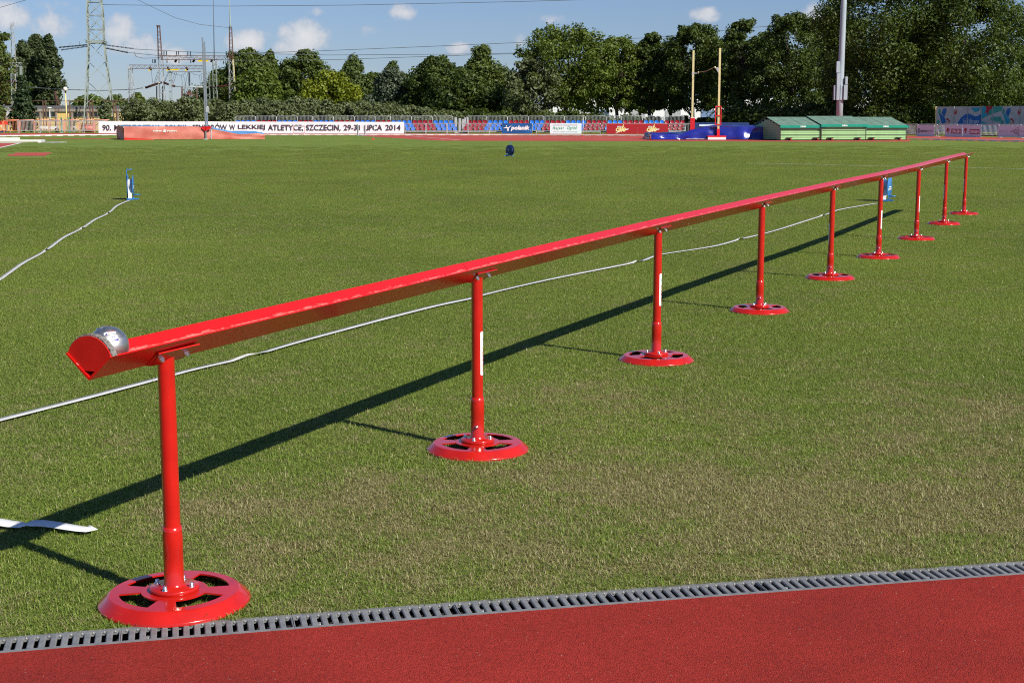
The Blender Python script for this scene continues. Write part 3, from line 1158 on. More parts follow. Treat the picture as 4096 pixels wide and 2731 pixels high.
def ball_patch(mb, nrm, rot, w, h, lift, mi, shape=None, text=None, bold=0.0, round_=0.2):
    right = (CR - nrm * CR.dot(nrm)).normalized()
    up = nrm.cross(right)
    if up.dot(CU) < 0: up = -up
    R1 = right * math.cos(rot) + up * math.sin(rot)
    U1 = up * math.cos(rot) - right * math.sin(rot)

    def fn(u, v):
        p = nrm * BR + R1 * ((u - .5) * w) + U1 * ((v - .5) * h)
        return shot_inv @ (p.normalized() * (BR + lift))
    if text:
        letter(mb, text, fn, mi, bold)
    else:
        nx, ny = 8, 4
        vv = []
        for j in range(ny + 1):
            for i_ in range(nx + 1):
                u, v = i_ / nx, j / ny
                if i_ in (0, nx) and j in (0, ny):
                    u = .5 + (u - .5) * (1 - round_ * h / w); v = .5 + (v - .5) * (1 - round_)
                vv.append(fn(u, v))
        mb.add(vv, [(j * (nx + 1) + i_, j * (nx + 1) + i_ + 1, (j + 1) * (nx + 1) + i_ + 1, (j + 1) * (nx + 1) + i_) for j in range(ny) for i_ in range(nx)], mi, True)
    return fn


zc_ = lambda zx, zy: (220 + zx / 3.92, 1240 + zy / 3.92)
st1 = MB()
n1 = on_ball(*zc_(862, 356))
ball_patch(st1, n1, math.radians(27), .036, .0098, .0004, 0)
fn = ball_patch(st1, n1, math.radians(27), .024, .0075, .0008, 1, text='polanik', bold=.02) if False else None
n1b = on_ball(*zc_(886, 340))
ball_patch(st1, n1b, math.radians(27), .022, .0070, .0008, 1, text='polanik', bold=.01)
n1c = on_ball(*zc_(805, 384))
ball_patch(st1, n1c, math.radians(60), .006, .004, .0008, 2)
st1.build('sticker', [M['white_sticker'], M['red_print'], M['blue_print']], shot)
st2 = MB()
n2 = on_ball(*zc_(928, 432))
ball_patch(st2, n2, math.radians(24), .023, .019, .0004, 0)
n2b = on_ball(*zc_(922, 418))
ball_patch(st2, n2b, math.radians(24), .018, .0072, .0008, 1, text='IAAF', bold=.01)
n2c = on_ball(*zc_(943, 470))
ball_patch(st2, n2c, math.radians(24), .0225, .0052, .0008, 1)
st2.build('sticker', [M['white_sticker'], M['blue_print']], shot)
mb = MB()
n3 = on_ball(*zc_(708, 275))
q = n3.to_track_quat('Z', 'Y').to_matrix().to_4x4()
mb.lathe([(.0001, BR + .0012), (.011, BR + .0009), (.0125, BR - .0005), (.0135, BR - .003)], 20, M=shot_inv.to_4x4() @ q)
mb.build('plug', M['steel'], shot)


# ================================================================== TAPES AND REELS
def ribbon(name, px, width, twists, label, group=None, m='tape', z0=.020, step=.12, tip=False):
    P_ = [G(x, y, z0) for x, y in px]
    # resample with a Catmull-Rom curve
    out = []
    for i in range(len(P_) - 1):
        p0, p1, p2, p3 = P_[max(i - 1, 0)], P_[i], P_[i + 1], P_[min(i + 2, len(P_) - 1)]
        n = max(2, int((p2 - p1).length / step))
        for k in range(n):
            t = k / n
            out.append(.5 * ((2 * p1) + (p2 - p0) * t + (2 * p0 - 5 * p1 + 4 * p2 - p3) * t * t + (3 * p1 - p0 - 3 * p2 + p3) * t ** 3))
    out.append(P_[-1])
    tw = [G(x, y, z0) for x, y in twists]
    mb = MB()
    vs = []
    r_ = random.Random(3)
    for i, p in enumerate(out):
        d = (out[min(i + 1, len(out) - 1)] - out[max(i - 1, 0)]).normalized()
        sd = Vector((-d.y, d.x, 0)).normalized()
        ang = .12 + .05 * math.sin(i * .21)
        for t in tw:
            s_ = (p - t).dot(d) if (p - t).length < 1.5 else (9 if (p - t).dot(d) > 0 else -9)
            ang += math.pi * (1 / (1 + math.exp(-max(-40, min(40, s_ * 26)))))
        ax = sd * math.cos(ang) + Vector((0, 0, 1)) * math.sin(ang)
        lift = abs(math.sin(ang)) * width * .35
        jit = Vector((r_.uniform(-.0015, .0015), r_.uniform(-.0015, .0015), 0))
        wd = width * (1 - .72 * abs(math.sin(ang - .12)) ** .7)
        vs += [p + ax * wd / 2 + Vector((0, 0, lift)) + jit, p - ax * wd / 2 + Vector((0, 0, lift)) + jit]
    if tip:
        vs[-1] = vs[-2] + (vs[-1] - vs[-2]) * .04
        for q_ in range(2 * len(out)):
            if abs(q_ // 2 - int(len(out) * .58)) < 1: vs[q_] = vs[q_].lerp(out[q_ // 2], .55)
    n = len(out)
    mb.add(vs, [(2 * i, 2 * i + 1, 2 * i + 3, 2 * i + 2) for i in range(n - 1)], 0, True)
    o = mb.build(name, M[m])
    so = o.modifiers.new('thickness', 'SOLIDIFY')
    so.thickness = .0015
    return tag(o, label, 'tape', group)


ribbon('marking_tape', [(-420, 1375), (-200, 1237), (0, 1116), (92, 1052), (184, 1001), (255, 950), (327, 913), (380, 878), (432, 853), (470, 822), (519, 801)], .04,
       [(184, 1001), (327, 913), (432, 853)], 'pale tape on the grass running from the left edge to the blue reel', 'sector marking tapes')
ribbon('marking_tape', [(-500, 1800), (-200, 1728), (0, 1678), (340, 1592), (640, 1512), (800, 1470), (993, 1426), (1250, 1352), (1700, 1234), (1890, 1192), (1960, 1172), (2200, 1117), (2545, 1048), (2640, 1018), (2850, 985), (2960, 957), (3100, 922), (3290, 862), (3360, 838), (3505, 813)], .04,
       [(1010, 1424), (2545, 1047), (2960, 957), (3292, 862)], 'pale tape passing under the red trough to the reel behind the stands', 'sector marking tapes')
ribbon('marking_tape', [(-260, 2052), (-120, 2072), (0, 2090), (60, 2099), (104, 2097), (160, 2093), (250, 2104), (345, 2117), (384, 2104)], .056, [],
       'loose white tape end crossing the rail shadow at the left edge', 'sector marking tapes', 'tape_bright', .022, .03, True)


def reel_parts():
    """disc axis along local +X, tape leaves towards local -Y"""
    parts = {}
    m = MB()
    m.box((-.055, -.23, .012), (.055, -.14, .042)); m.box((-.02, -.14, .012), (.02, .20, .034)); m.box((.04, -.19, .018), (.16, -.165, .04)); m.box((-.05, .17, .012), (.05, .2, .034))
    parts['foot'] = m
    m = MB()
    m.tube([(-.062, 0, .03), (-.062, 0, .555), (-.055, 0, .568), (.05, 0, .568)], .008, 8)
    parts['post'] = m
    for nm, x in (('near', .05), ('far', -.045)):
        m = MB()
        m.lathe([(.0001, -.002), (.21, -.002), (.213, 0), (.21, .002), (.0001, .002)], 40, (x, 0, .262), Matrix.Rotation(math.pi / 2, 4, 'Y'))
        parts['disc_' + nm] = m
    m = MB()
    m.lathe([(.125, -.04), (.125, .045)], 32, (0, 0, .262), Matrix.Rotation(math.pi / 2, 4, 'Y'))
    parts['tape_roll'] = m
    m = MB()
    m.add([(-.03, -.118, .22), (.03, -.118, .22), (.03, -.205, .04), (-.03, -.205, .04)], [(0, 1, 2, 3)])
    m.add([(-.03, -.116, .22), (.03, -.116, .22), (.03, -.203, .04), (-.03, -.203, .04)], [(3, 2, 1, 0)])
    parts['tape_end'] = m
    m = MB()
    m.tube([(.052, -.03, .10), (.165, -.03, .10)], .011, 10); m.tube([(.165, -.03, .10), (.172, -.03, .10)], .012, 10)
    parts['crank'] = m
    m = MB()
    m.tube([(-.075, 0, .36), (-.062, 0, .36)], .02, 12)
    parts['knob'] = m
    m = MB()
    m.tube([(-.064, 0, .262), (.075, 0, .262)], .012, 10)
    parts['axle'] = m
    m = MB()
    for (yy, zz, w, h) in ((-.06, .16, .012, .1),):
        pass
    letter(m, 'polanik', lambda u, v: (.0535, -.135 + .27 * u, .20 + .06 * v), 0, .03, .2)
    parts['lettering'] = m
    return parts


RP = reel_parts()
protoparts = None
REELS = [((524, 800), (.985, .17), 'blue', 'blue winder reel seen edge-on at the end of the left tape'),
         ((3546, 806), (.896, -.444), 'blue', 'bright blue winder reel half hidden behind a red stand of the rail'),
         ((2040, 627), (-.73, -.68), 'navy', 'blue winder reel with shade painted into its discs, alone far out on the grass')]  # navy: blue reel, the shade on its discs is put into the colour
for (px, nrm, colr, lab) in REELS:
    p = G(*px)
    rz = math.atan2(nrm[1], nrm[0])
    r = empty('tape_reel', p, rz)
    tag(r, lab, 'tape reel', 'tape reels on the pitch')
    bp_, dk = (M['blue_paint'], M['blue_paint']) if colr == 'blue' else (M['blue_paint'], M['shaded_blue_paint'])
    RP_o = {}
    for nm, m in (('foot', bp_), ('post', bp_), ('disc_near', dk), ('disc_far', dk), ('tape_roll', M['tape']), ('tape_end', M['tape_bright']), ('crank', bp_), ('knob', M['black']), ('axle', M['steel']), ('lettering', M['print_white'])):
        if nm == 'lettering' and colr != 'blue': continue
        RP[nm].build({'disc_near': 'disc', 'disc_far': 'disc'}.get(nm, nm), m, r)


# ================================================================== LANDING MATS, UPRIGHTS, COVERS
def wrinkled(name, m, parent, fx_, nx, ny, seedv=1, amp=.02, smooth=True):
    """grid surface from fx_(u, v) with small folds"""
    mb = MB()
    r_ = np.random.default_rng(seedv)
    ph = r_.uniform(0, 6.28, 12)
    vs = []
    for j in range(ny + 1):
        for i in range(nx + 1):
            u, v = i / nx, j / ny
            p, nrm = fx_(u, v)
            w = sum(math.sin(u * (5 + 4 * k) * (1 + .3 * math.sin(ph[k])) + v * (7 - 3 * k) + ph[k]) / (1 + .5 * k) for k in range(6))
            vs.append(Vector(p) + Vector(nrm) * amp * w)
    mb.add(vs, [(j * (nx + 1) + i, j * (nx + 1) + i + 1, (j + 1) * (nx + 1) + i + 1, (j + 1) * (nx + 1) + i) for j in range(ny) for i in range(nx)], 0, smooth)
    return mb.build(name, m, parent)


# red pole vault landing mat -------------------------------------------
vm_o = G(497, 560.2)
VA = math.radians(20)
vm = empty('landing_mat', vm_o, VA)
tag(vm, 'big faded red landing mat with blue top in front of the long white banner', 'landing mat')
LM, DM, HM = 6.35, 6.3, .985


def topz(x):
    return HM if x < 5.2 else HM - .13 * (x - 5.2) / 1.15


wrinkled('cover', M['mat_red'], vm, lambda u, v: ((u * LM, -.03 * math.sin(v * 3.1), .03 + v * (topz(u * LM) - .03)), (0, -1, 0)), 60, 14, 3, .012)
wrinkled('end_cover', M['mat_red'], vm, lambda u, v: ((-.02, DM * (1 - u), .03 + v * (HM - .03)), (-1, 0, 0)), 20, 10, 5, .02)
wrinkled('top_sheet', M['mat_blue'], vm, lambda u, v: ((u * LM, v * DM, topz(u * LM) + .012 + .03 * math.sin(3.1 * v)), (0, 0, 1)), 30, 16, 6, .008)
mb = MB(); mb.box((.02, .03, .02), (LM - .02, DM - .02, .84))
mb.build('foam_core', M['mat_red'], vm)
mb = MB(); mb.add([(0.02, -.035, .0), (2.2, -.04, .0), (2.0, -.042, .05), (.9, -.045, .11), (.02, -.04, .17)], [(0, 1, 2, 3, 4)])
mb.build('bottom_flap', M['mat_red_fresh'], vm)
mb = MB()
for (tx, x0, x1, z0, z1, bd) in (('DIMA', 2.12, 2.78, .60, .70, .03), ('S', 2.85, 3.05, .55, .75, .06), ('PORT', 3.11, 3.88, .59, .69, .03)):
    letter(mb, tx, lambda u, v, x0=x0, x1=x1, z0=z0, z1=z1: (x0 + (x1 - x0) * u, -.075, z0 + (z1 - z0) * v), 0, bd)
mb.build('lettering', M['print_white'], vm)
# front wedge
WX0, WX1 = 6.45, 10.45


def wz(x):
    t = (x - WX0) / (WX1 - WX0)
    return .80 - .38 * min(1, t / .5) ** .8 + .02 * math.sin(t * 9) - (.06 if t > .93 else 0)


wrinkled('wedge_cover', M['mat_red'], vm, lambda u, v: ((WX0 + u * (WX1 - WX0), -.02, .02 + v * (wz(WX0 + u * (WX1 - WX0)) - .02)), (0, -1, 0)), 44, 8, 9, .012)
wrinkled('wedge_top', M['mat_blue'], vm, lambda u, v: ((WX0 + u * (WX1 - WX0), v * DM, wz(WX0 + u * (WX1 - WX0)) + .16 * min(1, v * 5)), (0, 0, 1)), 30, 14, 12, .012)
mb = MB(); mb.box((WX0 + .02, .05, .02), (WX1 - .05, DM, .3)); mb.build('wedge_core', M['mat_red'], vm)
mb = MB(); mb.box((6.36, -.05, .02), (6.43, DM, .8)); mb.build('gap_strap', M['print_grey'], vm)


def silver_upright(px0, pyb, px1, pyt, Y, lab):
    p = at(px0, 479, Y)
    t = at(px1, pyt, Y)
    o = empty('vault_upright', (p.x, Y, 0))
    tag(o, lab, 'upright', 'silver vault uprights')
    mb = MB()
    mb.box((-.05, -.045, 0), (.05, .045, t.z))
    mb.box((-.015, -.06, .2), (.015, -.046, t.z - .05))
    ob = mb.build('mast', M['alu'], o)
    ob.rotation_euler = (0, (t.x - p.x) / t.z, 0)
    mb = MB(); mb.box((-.12, -.3, 0), (.12, .3, .07)); mb.build('foot', M['galv'], o)
    return o


u1 = silver_upright(822, 520, 809.5, 151, 108.6, 'tall silver vault upright at the joint of the red mat, nearer and taller')
mb = MB(); mb.box((.06, -.12, 2.05), (.28, .12, 2.42)); mb.tube([(.17, 0, 2.4), (.17, 0, 2.46)], .1, 10); mb.build('winch_box', M['galv'], u1)
mb = MB(); mb.prism([(-.32, -.06, .82), (.0, -.06, .62), (.42, -.06, .85), (.42, -.06, .98), (.1, -.06, 1.0), (-.3, -.06, .95)], (0, .12, 0)); mb.build('pad_collar', M['bright_red'], u1)
u2 = silver_upright(829, 515, 817.5, 168, 114.4, 'second silver vault upright just behind and right of the taller one')

# blue landing mat with yellow uprights --------------------------------
BY = 107.2
p0, p1 = at(2604, 556, BY), at(2966, 556, BY)
bm_o = Vector((p0.x, BY, 0))
BW, BD = p1.x - p0.x + 2.2, 5.6
bmat = empty('landing_mat', bm_o)
tag(bmat, 'shiny blue tarpaulin covered landing mat beside the green covers', 'landing mat')


def smooth01(t):
    t = max(0, min(1, t))
    return t * t * (3 - 2 * t)


def btop(x, d):
    """height of the tarpaulin, x from the left end, d from the front"""
    lowz = .47
    ridge = smooth01((x - 1.7 - .25 * d) / 2.6)
    h = lowz + (.97 - lowz) * ridge + .09 * smooth01((d - 2) / 2.5) * smooth01((x - 1.2) / 2)
    h -= .12 * math.exp(-((x - 2.2) / .45) ** 2) * math.exp(-(d / .8) ** 2)
    return h + .02 * math.sin(x * 5 + d) + .015 * math.sin(x * 11 + 2 * d)


wrinkled('top', M['tarp_blue'], bmat, lambda u, v: ((u * BW, v * BD, btop(u * BW, v * BD)), (0, 0, 1)), 90, 40, 4, .016)
wrinkled('front', M['tarp_blue'], bmat, lambda u, v: ((u * BW, -.16 * (1 - v) * (1 + .8 * math.sin(u * 31) * math.sin(u * 13 + 1)), .04 + v * (btop(u * BW, 0) - .04)), (0, -1, 0)), 110, 12, 8, .028)
wrinkled('side', M['tarp_blue'], bmat, lambda u, v: ((-.1 * (1 - v), BD * (1 - u), .04 + v * (btop(0, BD * (1 - u)) - .04)), (-1, 0, 0)), 30, 8, 2, .02)
mb = MB()
for x in [.25 + .62 * i for i in range(11)]:
    mb.box((x, -.05, 0), (x + .06, .1, .1))
mb.beam((2.6, -.2, .07), (5.3, -.2, .07), .05)
mb.build('pallet_feet', M['galv'], bmat)
mb = MB(); mb.box((4.1, BD + .25, 1.02), (6.9, BD + .33, 1.12)); mb.box((-0.2, 0, 0), (-.19, .01, .01))


def vault_upright(px, Y, lab, zt):
    p = at(px, 479, Y)
    o = empty('vault_upright', (p.x, Y, 0))
    tag(o, lab, 'upright', 'cream vault uprights')
    mb = MB(); mb.box((-.075, -.05, .3), (.075, .05, zt)); mb.build('mast', M['cream_paint'], o)
    mb = MB(); mb.box((-.13, -.14, .62), (.1, -.075, 0.63)) if False else mb
    return o


v1 = vault_upright(2769, 111.2, 'cream vault upright behind the blue mat with a red padded sleeve', 6.72)
mb = MB(); mb.prism([(-.19, -.16, 0), (.15, -.16, 0), (.19, -.16, 1.62), (-.15, -.16, 1.62)], (0, .32, 0)); mb.build('protector', M['bright_red'], v1)
mb = MB(); mb.box((-.13, -.14, 1.623), (.18, .14, 1.66)); mb.build('protector_cap', M['white_paint'], v1)
mb = MB(); mb.prism([(-.10, -.08, 4.85), (.10, -.08, 4.98), (.12, -.08, 5.05), (-.10, -.08, 5.05)], (0, .16, 0)); mb.box((.1, -.05, 4.98), (.42, .05, 5.04)); mb.build('bar_holder', M['print_grey'], v1)
v2 = vault_upright(2874, 107.0, 'cream vault upright in front of the blue mat on a red and white foot', 6.70)
mb = MB()
for x in (-.24, .17):
    mb.beam((x, -.06, 1.12), (x, -.06, 2.45), .06)
for z in (1.12, 1.78, 2.45):
    mb.beam((-.25, -.06, z), (.2, -.06, z), .07)
mb.build('crank_frame', M['bright_red'], v2)
mb = MB(); mb.box((-.1, -.07, .3), (.1, .07, .82)); mb.build('base_sleeve', M['bright_red'], v2)
mb = MB(); mb.box((-.82, -.35, .2), (.55, .35, .31)); mb.build('foot_plate', M['bright_red'], v2)
mb = MB(); mb.box((-.8, -.36, .02), (.53, .34, .197)); mb.build('foot_block', M['white_paint'], v2)
mb = MB(); mb.prism([(-.28, -.08, 5.2), (-.07, -.08, 4.86), (-.07, -.08, 5.22)], (0, .16, 0)); mb.box((-.36, -.05, 5.22), (-.1, .05, 5.3)); mb.build('bar_holder', M['print_grey'], v2)
a_, b_ = v1.location + Vector((.38, 0, 5.07)), v2.location + Vector((-.33, 0, 5.33))
mb = MB(); mb.tube([(a_.x, a_.y, a_.z), ((a_.x + b_.x) / 2, (a_.y + b_.y) / 2, (a_.z + b_.z) / 2 - .1), (b_.x, b_.y, b_.z)], .018, 6)
mb.tube([a_, a_.lerp(b_, .03)], .05, 8); mb.tube([b_.lerp(a_, .03), b_], .05, 8)
tag(mb.build('crossbar', M['print_cream']), 'thin crossbar lying across the two cream uprights', 'crossbar')
mb = MB(); mb.box((0, 0, 0), (4.3, .08, .72)); mb.box((.35, -.03, .42), (2.05, -.002, .56), 1)
nb = at(2868, 480, 114)
tag(mb.build('low_board', [M['board_navy'], M['board_white']], None, (nb.x - 1.75, 114, .55)), 'navy board standing behind the blue landing mat', 'board')

# green rolling covers over another landing mat ---------------------------
GA = math.radians(10)
g_o = Vector((19.35, 103.6, 0))
WUNIT = 3.24
gdeep = 5.7
for ui, (x0, w, raise_, fwd, lab) in enumerate(((0, 3.30, 0, 0, 'left green rolling cover, its dark gable end showing'), (3.06, 3.42, .07, -.12, 'middle green rolling cover, slightly taller and overlapping its neighbours'), (6.32, 3.36, 0, 0, 'right green rolling cover beside the advertising boards'))):
    R2 = Matrix.Rotation(GA, 4, 'Z')
    o = empty('mat_cover', g_o + R2 @ Vector((x0, fwd, 0)), GA)
    tag(o, lab, 'mat cover', 'green rolling covers')
    he, hr = 1.03 + raise_, 1.62 + raise_
    nsl = 8
    proto = None
    bh = (he - .08) / nsl
    for k in range(nsl):
        z = .06 + k * bh
        if proto is None:
            mb = MB()
            prof = [(0, 0, 0), (0, .03, 0), (0, .03, bh - .004), (0, 0.004, bh - .004), (0, -.010, .03), (0, -.010, .008)]
            mb.prism([(0.015, y, zz) for _, y, zz in prof], (w - .03, 0, 0))
            proto = mb.build('board', M['cover_green'], o, (0, 0, z))
        else:
            share(proto, 'board', o, (0, 0, z))
    sides_ = [0] if ui < 2 else [0, 1]
    for sd in (0, 1):
        pr = None
        for k in range(nsl + 4):
            z = .06 + k * bh
            if z > hr - .1: break
            cut = 0 if z + bh < he else (z + bh - he) / (hr - he) * gdeep / 2
            mb = MB()
            mb.box((w * sd - (.03 if sd else 0), .02 + cut, z), (w * sd + (0 if sd else .03), gdeep - .02 - cut, z + bh - .006))
            mb.build('gable_board', M['cover_green'], o)
    for sgn in (0, 1):
        mb = MB()
        e0, e1 = (-.12, gdeep / 2) if sgn == 0 else (gdeep + .12, gdeep / 2)
        zz0 = he + .02 - .12 * (hr - he) / (gdeep / 2)
        mb.prism([(-.05, e0, zz0), (w + .05, e0, zz0), (w + .05, e1, hr + .03), (-.05, e1, hr + .03)], (0, 0, .035))
        mb.build('roof_panel', M['roof_green'], o)
        if sgn == 0:
            for xx in (w * .25, w * .5, w * .75):
                mb = MB()
                mb.beam((xx, e0 + .02, zz0 + .037), (xx, e1, hr + .067), .025, .012)
                mb.build('roof_seam', M['trim_green'] if False else M['roof_grey'], o)
    mb = MB(); mb.box((-.08, -.17, he - .13), (w + .08, -.122, he + .06)); mb.build('eave_trim', M['trim_green'], o)
    mb = MB(); letter(mb, 'DIMA', lambda u, v: (w * .5 - .2 + .42 * u, -.176, he - .09 + .11 * v), 0, .04); mb.build('lettering', M['print_white'], o)
    mb = MB()
    for z in (.40, .74):
        mb.tube([(0, -.035, z), (w, -.035, z)], .014, 6)
    mb.tube([(.0, -.04, .03), (.0, -.04, he - .12)], .018, 6); mb.tube([(w, -.04, .03), (w, -.04, he - .12)], .018, 6)
    mb.build('rail', M['roof_grey'], o)
    for xx in (w * .2, w * .82):
        wh = MB(); wh.lathe([(.04, -.03), (.085, -.03), (.095, -.02), (.095, .02), (.085, .03), (.04, .03)], 16, (xx, -.14, .095), Matrix.Rotation(math.pi / 2, 4, 'Y'))
        wh.build('wheel', M['black'], o)
        wh = MB(); wh.box((xx - .25, -.14, .17), (xx + .22, -.04, .22)); wh.box((xx - .12, -.12, .1), (xx - .05, -.05, .2)); wh.box((xx + .05, -.10, .06), (xx + .16, -.04, .17), 1)
        wh.build('wheel_bracket', [M['black'], M['bright_red']], o)
mb = MB(); mb.box((.3, .35, .05), (9.3, 5.3, .8))
tag(mb.build('landing_mat', M['tarp_blue'], None, g_o, GA), 'blue landing mat hidden under the green rolling covers', 'landing mat')

# ================================================================== BANNER, BOARDS, BARRIERS
BL = Board((-60, 152.5), (60, 152.5))


def panel(name, board, quad, m, label, cat, group=None, back=.03):
    """quad: px corners bl, br, tr, tl"""
    c = [board.hit(x, y) for x, y in quad]
    o = empty(name, (c[0] + c[1]) / 2)
    tag(o, label, cat, group)
    mb = MB()
    mb.prism([p - o.location for p in c], -board.n * back)
    mb.build('panel', m, o)
    return o


def onpanel(o, board, name, m, fnbuild):
    mb = MB()
    fnbuild(mb)
    mb.v = [tuple(Vector(p) - o.location) for p in mb.v]
    return mb.build(name, m, o)


bn = empty('championship_banner', BL.hit(1000, 534))
tag(bn, 'long white vinyl banner with black championship lettering fixed to the barriers', 'banner')
bq = [BL.hit(394, 532.8), BL.hit(1616, 534.6), BL.hit(1616, 488.6), BL.hit(394, 485.4)]
bq = [p - bn.location for p in bq]
wrinkled('sheet', M['banner_white'], bn, lambda u, v: (bq[0].lerp(bq[1], u).lerp(bq[3].lerp(bq[2], u), v) + Vector((0, 0, .012 * math.sin(u * 40) * (v - .5))), (0, -1, 0)), 160, 6, 21, .012)
words = [("90.", 410, 445), ("MISTRZOSTWA", 457.8, 645), ("POLSKI", 660.8, 745), ("SENIORÓW", 770, 908.6), ("W", 917.5, 941), ("LEKKIEJ", 952, 1061), ("ATLETYCE,", 1072, 1213), ("SZCZECIN,", 1224.7, 1363), ("29-31", 1375, 1440), ("LIPCA", 1457, 1529), ("2014", 1542, 1602.5)]


def bword(mb, w_, x0, x1):
    if True:
        yb, yt = 522.3, 499.5
        if ',' in w_: yb += 4.5
        if 'Ó' in w_: yt -= 6
        letter(mb, w_, pxmap(BL, x0, yt, x1, yb, .05), 0, .022)


for wd_ in words:
    onpanel(bn, BL, 'lettering', M['print_black'], lambda mb: bword(mb, *wd_))

q = lambda x0, x1, y0, y1: [(x0, y1), (x1, y1), (x1, y0), (x0, y0)]
z4 = lambda x, y: (1800 + x / 3.136, 100 + y / 3.136)
z5 = lambda x, y: (2400 + x / 2.851, 50 + y / 2.851)
z8 = lambda x, y: (3600 + x / 4.742, 380 + y / 4.742)
BB = Board((-60, 152.2), (60, 152.2))
o = panel('sponsor_board', BB, q(2007.3, 2127.8, 493.6, 534.4), M['board_blue'], 'bright blue sponsor board with white lettering and a leaping figure', 'sponsor board', 'sponsor boards on the barriers')


def f_pol(mb):
    letter(mb, 'polanik', pxmap(BB, 2043, 503, 2119, 525, .02), 0, .04, .22)
    fig = [[(664, 1297), (700, 1283), (735, 1285), (775, 1258), (745, 1290), (735, 1300), (740, 1325), (715, 1333), (722, 1300), (705, 1297)]]
    for pl_ in fig: pxpoly(mb, BB, [z4(*p) for p in pl_], .02)
    cx_, cy_ = z4(708, 1270)
    pxpoly(mb, BB, [(cx_ + 2.6 * math.cos(t * .628), cy_ + 2.6 * math.sin(t * .628)) for t in range(10)], .02)
    letter(mb, '®', pxmap(BB, 2120, 518.5, 2124, 523, .02), 0, 0)


onpanel(o, BB, 'lettering', M['print_white'], f_pol)
o = panel('sponsor_board', BB, q(2200, 2326, 493.6, 535.6), M['board_white'], 'white sponsor board with green script lettering between seat blocks', 'sponsor board', 'sponsor boards on the barriers')
onpanel(o, BB, 'lettering', M['print_green'], lambda mb: (letter(mb, 'Rajski', pxmap(BB, 2211, 507, 2256, 521.5, .02), 0, .012, .25, 1.1), letter(mb, 'Ogród', pxmap(BB, 2268, 505, 2308, 521.5, .02), 0, .012, .25, 1.1)))
onpanel(o, BB, 'small_lettering', M['print_grey'], lambda mb: (letter(mb, 'CENTRUM OGRODNICZE', pxmap(BB, 2212, 498.5, 2308, 503, .02), 0, 0), letter(mb, 'www.rajski.szczecin.pl', pxmap(BB, 2213, 524.5, 2309, 531, .02), 0, .0)))


def f_cafe(dx):
    def f(mb):
        letter(mb, 'cafe', pxmap(BB, 2463 + dx, 504, 2503 + dx, 527, .02), 0, .03, .28, .92)
        pxpoly(mb, BB, [(2486 + dx, 529.5), (2483 + dx, 526), (2492 + dx, 499), (2495.5 + dx, 497), (2494 + dx, 503)], .025)
    return f


def f_swoosh(dx):
    def f(mb):
        pxpoly(mb, BB, [(2460 + dx, 535), (2474 + dx, 525.5), (2492 + dx, 518.5), (2514 + dx, 515), (2513 + dx, 519), (2490 + dx, 524), (2473 + dx, 530)], .018)
        letter(mb, 'stop', pxmap(BB, 2469 + dx, 504, 2486 + dx, 511.5, .02), 0, .03)
    return f


for dx, xa, xb, lab in ((0, 2426.3, 2549.3, 'dark red cafe board, left one of the joined pair'), (123.5, 2549.9, 2672, 'dark red cafe board, right one of the joined pair')):
    o = panel('sponsor_board', BB, q(xa, xb, 494.8, 535.6), M['board_red'], lab, 'sponsor board', 'sponsor boards on the barriers')
    onpanel(o, BB, 'lettering', M['print_cream'], f_cafe(dx))
    onpanel(o, BB, 'swoosh', M['print_white'], f_swoosh(dx))

# boards and barriers along the right-hand bend
RB = Board((36.4, 130.0), (42.5, 118.0))
RB2 = Board((36.4 - .1, 130.0 - .06), (42.5 - .1, 118.0 - .06))
o = panel('sponsor_board', RB2, [z8(313, 785), z8(645, 790), z8(655, 574), z8(327, 571)], M['board_white'], 'white sponsor board with dark round emblem beside the green cover', 'sponsor board', 'sponsor boards on the barriers')


def f_ortho(mb):
    letter(mb, 'ORTHO', lambda u, v: RB2.hit(*z8(388 + 132 * u, 708 - 40 * v), .02), 0, .03)
    cx_, cy_ = z8(358, 678)
    n = 16
    ring = [RB2.hit(cx_ + 4.6 * math.cos(6.2832 * k / n) * r, cy_ + 9 * math.sin(6.2832 * k / n) * r, .02) for r in (1, .72) for k in range(n)]
    mb.add(ring, [(k, (k + 1) % n, n + (k + 1) % n, n + k) for k in range(n)])
    letter(mb, 'S', lambda u, v: RB2.hit(*z8(350 + 16 * u, 700 - 42 * v), .02), 0, .02, .2)


